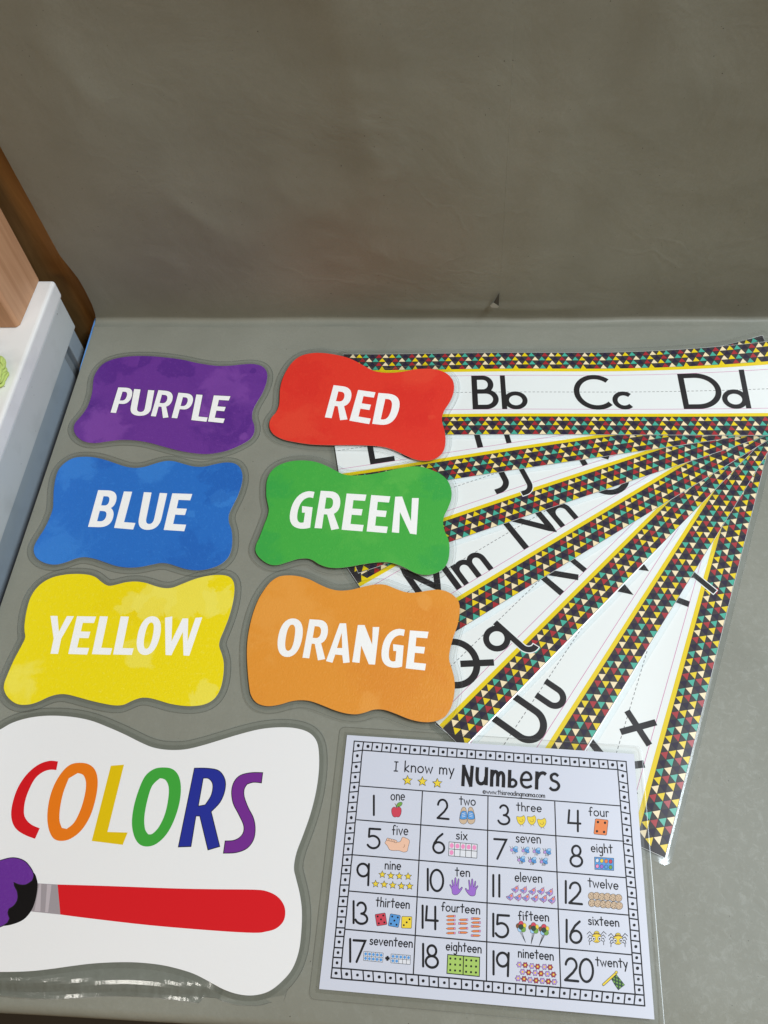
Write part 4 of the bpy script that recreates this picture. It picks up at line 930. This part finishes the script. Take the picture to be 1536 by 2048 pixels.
def pencils(k):
    for x, ys in ((1201, (608, 640, 673, 713, 752)), (1308, (638, 670, 711, 747)), (1416, (628, 662, 695, 735, 773))):
        for i, y in enumerate(ys):
            s = 1 if (i % 2 == 0) == (x != 1308) else -1; s = -1 if i % 2 == 0 and x < 1400 else s
            k.shape(Z3, [(x - 26 * s, y - 9), (x + 22 * s, y - 8), (x + 40 * s, y), (x + 22 * s, y + 9), (x - 26 * s, y + 8)], I_O, T1 * .8)
            k.shape(Z3, [(x - 40 * s, y - 9), (x - 27 * s, y - 9), (x - 27 * s, y + 8), (x - 40 * s, y + 8)], I_PK, T1 * .7)
def balloons(k):
    for x, y, ex in ((382, 680, 420), (486, 692, 466), (572, 706, 534)):
        for q in (-10, 0, 8): k.line(Z4, [(x + q, y + 40), (ex, y + 130)], .0003)
        for dx, dy, m in ((-22, -8, I_BR), (24, -10, I_Y), (0, -28, I_R), (-8, 20, I_LB), (20, 22, I_G), (0, 0, I_DG)): k.disc(Z4, x + dx, y + dy, 20, 22, m, T1 * .7)
def bugs(k):
    for x, y in ((1010, 770), (1188, 786)):
        for s in (-1, 1):
            for q in range(4):
                a = -.7 + q * .45; k.line(Z4, [(x + s * 30, y + a * 26), (x + s * 58, y + a * 62 - 8), (x + s * (80 - q * 7), y + a * 66 + 16)], .0005)
        k.disc(Z4, x, y - 36, 22, 20, I_Y, T1); k.disc(Z4, x, y, 38, 42, I_Y, T1); k.line(Z4, [(x - 28, y - 28), (x, y - 34), (x + 28, y - 28)], .0007, I_BR)
        for s in (-1, 1): k.disc(Z4, x + s * 26, y + 8, 16, 19, I_W, T1); k.disc(Z4, x + s * 24, y + 9, 7, 8, POSTER_BLACK)
        k.line(Z4, [(x - 8, y + 30), (x, y + 34), (x + 8, y + 30)], .0003, I_DR)
def tens(k):
    frame10(k, Z3, ((460, 908), (625, 922), (620, 1000), (457, 985)), 10, I_B, lw=.0003); frame10(k, Z3, ((693, 930), (858, 943), (855, 1020), (690, 1005)), 7, I_B, lw=.0003)
    k.line(Z3, [(643, 965), (680, 969)], .0017, cap=False); k.line(Z3, [(663, 947), (660, 988)], .0017, cap=False)
def domino(k):
    k.shape(Z3, [(1175, 935), (1448, 958), (1445, 1122), (1168, 1095)], I_LG, .0007); k.line(Z3, [(1310, 948), (1306, 1108)], .0008, cap=False)
    for s in range(2):
        for i in range(3):
            for j in range(3): k.disc(Z3, 1198 + s * 136 + i * 42 - j * 1, 968 + s * 14 + i * 3 + j * 50, 9, 10, POSTER_BLACK, n=9)
def flowers(k):
    i = 0
    for row in (((368, 993), (417, 997), (472, 1005), (520, 1010), (577, 1012), (624, 1015)), ((395, 1053), (446, 1058), (500, 1062), (548, 1067), (602, 1070), (652, 1076)), ((358, 1107), (408, 1112), (458, 1120), (508, 1125), (560, 1128), (610, 1133), (660, 1137))):
        for q, (x, y) in enumerate(row):
            m = I_LI if q % 2 == 0 else I_DR
            k.shape(Z4, [(x + (25 if a % 2 == 0 else 18) * math.cos(math.pi * a / 6), y + (27 if a % 2 == 0 else 19) * math.sin(math.pi * a / 6)) for a in range(12)], m, T1 * .8, 2); k.disc(Z4, x, y, 8, 9, I_Y, 0, n=9)
def flag(k):
    k.line(Z4, [(1065, 1160), (1120, 1110), (1172, 1062)], .0020, POSTER_BLACK); k.line(Z4, [(1066, 1159), (1120, 1110), (1171, 1063)], .0013, I_Y); k.disc(Z4, 1173, 1057, 11, 12, I_Y, T1)
    A, B, C_, D = (1176, 1078), (1243, 1162), (1190, 1204), (1132, 1112)
    k.shape(Z4, [A, B, (1218, 1180), C_, (1160, 1160), D], I_DG, T1)
    f = lambda u, v: lerp(lerp(A, B, u), lerp(D, C_, u), v)
    for i in range(5):
        for j in range(4):
            if (i + j) % 2 == 0: k.shape(Z4, [f((i + .1) / 5, (j + .1) / 4), f((i + .9) / 5, (j + .1) / 4), f((i + .9) / 5, (j + .9) / 4), f((i + .1) / 5, (j + .9) / 4)], I_G)
cell("1", "one", Z1, (690, 640), (808, 641), 46, [('1', 534, 603, 556, 768)], apple, "printed red apple")
cell("2", "two", Z1, (1275, 680), (1412, 686), 44, [('2', 1085, 637, 1183, 800)], shoes, "printed pair of blue sneakers")
cell("3", "three", Z2, (345, 710), (552, 722), 40, [('3', 200, 667, 293, 825)], chicks, "printed three yellow chicks")
cell("4", "four", Z2, (948, 752), (1113, 762), 42, [('4', 770, 710, 875, 880)], lambda k: die(k, Z2, 1046, 847, 108, 128, 6, I_O, D4), "printed orange die with four dots")
cell("5", "five", Z1, (702, 935), (836, 938), 48, [('5', 495, 887, 600, 1052)], foot, "printed bare foot")
cell("6", "six", Z1, (1248, 974), (1342, 980), 44, [('6', 1045, 928, 1152, 1092)], lambda k: frame10(k, idn, ((898.2, 1683.7), (954.5, 1688.6), (953.8, 1716.3), (897.2, 1711.5)), 6, I_PK), "printed ten frame with six pink dots")
cell("7", "seven", Z2, (342, 973), (546, 982), 46, [('7', 160, 950, 262, 1112)], bees, "printed seven blue bees")
cell("8", "eight", Z4, (965, 55), (1142, 68), 42, [('8', 790, 6, 893, 178)], paints, "printed paint tray of eight colours")
cell("9", "nine", Z3, (638, 205), (774, 211), 44, [('9', 402, 160, 512, 340)], stars9, "printed nine yellow stars")
cell("10", "ten", Z3, (1240, 264), (1364, 270), 44, [('1', 992, 205, 1018, 385), ('0', 1025, 212, 1140, 393)], hands, "printed two purple hands")
cell("11", "eleven", Z4, (332, 300), (557, 312), 44, [('1', 142, 250, 162, 425), ('1', 191, 250, 213, 428)], birds, "printed eleven small birds")
cell("12", "twelve", Z4, (940, 346), (1190, 370), 44, [('1', 743, 300, 765, 480), ('2', 780, 312, 888, 488)], cookies, "printed twelve cookies")
cell("13", "thirteen", Z3, (562, 522), (848, 543), 46, [('1', 360, 480, 384, 665), ('3', 395, 492, 497, 673)], dice3, "printed red, blue and yellow dice")
cell("14", "fourteen", Z3, (1122, 560), (1450, 590), 44, [('1', 950, 518, 972, 706), ('4', 985, 526, 1090, 716)], pencils, "printed fourteen orange pencils")
cell("15", "fifteen", Z4, (362, 622), (614, 633), 44, [('1', 142, 572, 162, 757), ('5', 176, 584, 282, 766)], balloons, "printed three bunches of balloons")
cell("16", "sixteen", Z4, (943, 660), (1197, 677), 42, [('1', 750, 622, 772, 805), ('6', 785, 634, 890, 812)], bugs, "printed two orange eight-legged bugs")
cell("17", "seventeen", Z3, (510, 848), (874, 874), 44, [('1', 332, 803, 354, 995), ('7', 372, 816, 474, 998)], tens, "printed blue ten frames with a plus sign")
cell("18", "eighteen", Z3, (1160, 895), (1462, 922), 44, [('1', 955, 845, 976, 1035), ('8', 985, 857, 1095, 1046)], domino, "printed green double nine domino")
cell("19", "nineteen", Z4, (358, 930), (652, 957), 44, [('1', 143, 883, 165, 1073), ('9', 180, 895, 288, 1085)], flowers, "printed nineteen flowers")
cell("20", "twenty", Z4, (1005, 1002), (1268, 1020), 44, [('2', 745, 942, 857, 1128), ('0', 867, 948, 983, 1136)], flag, "printed green checked flag on a stick")
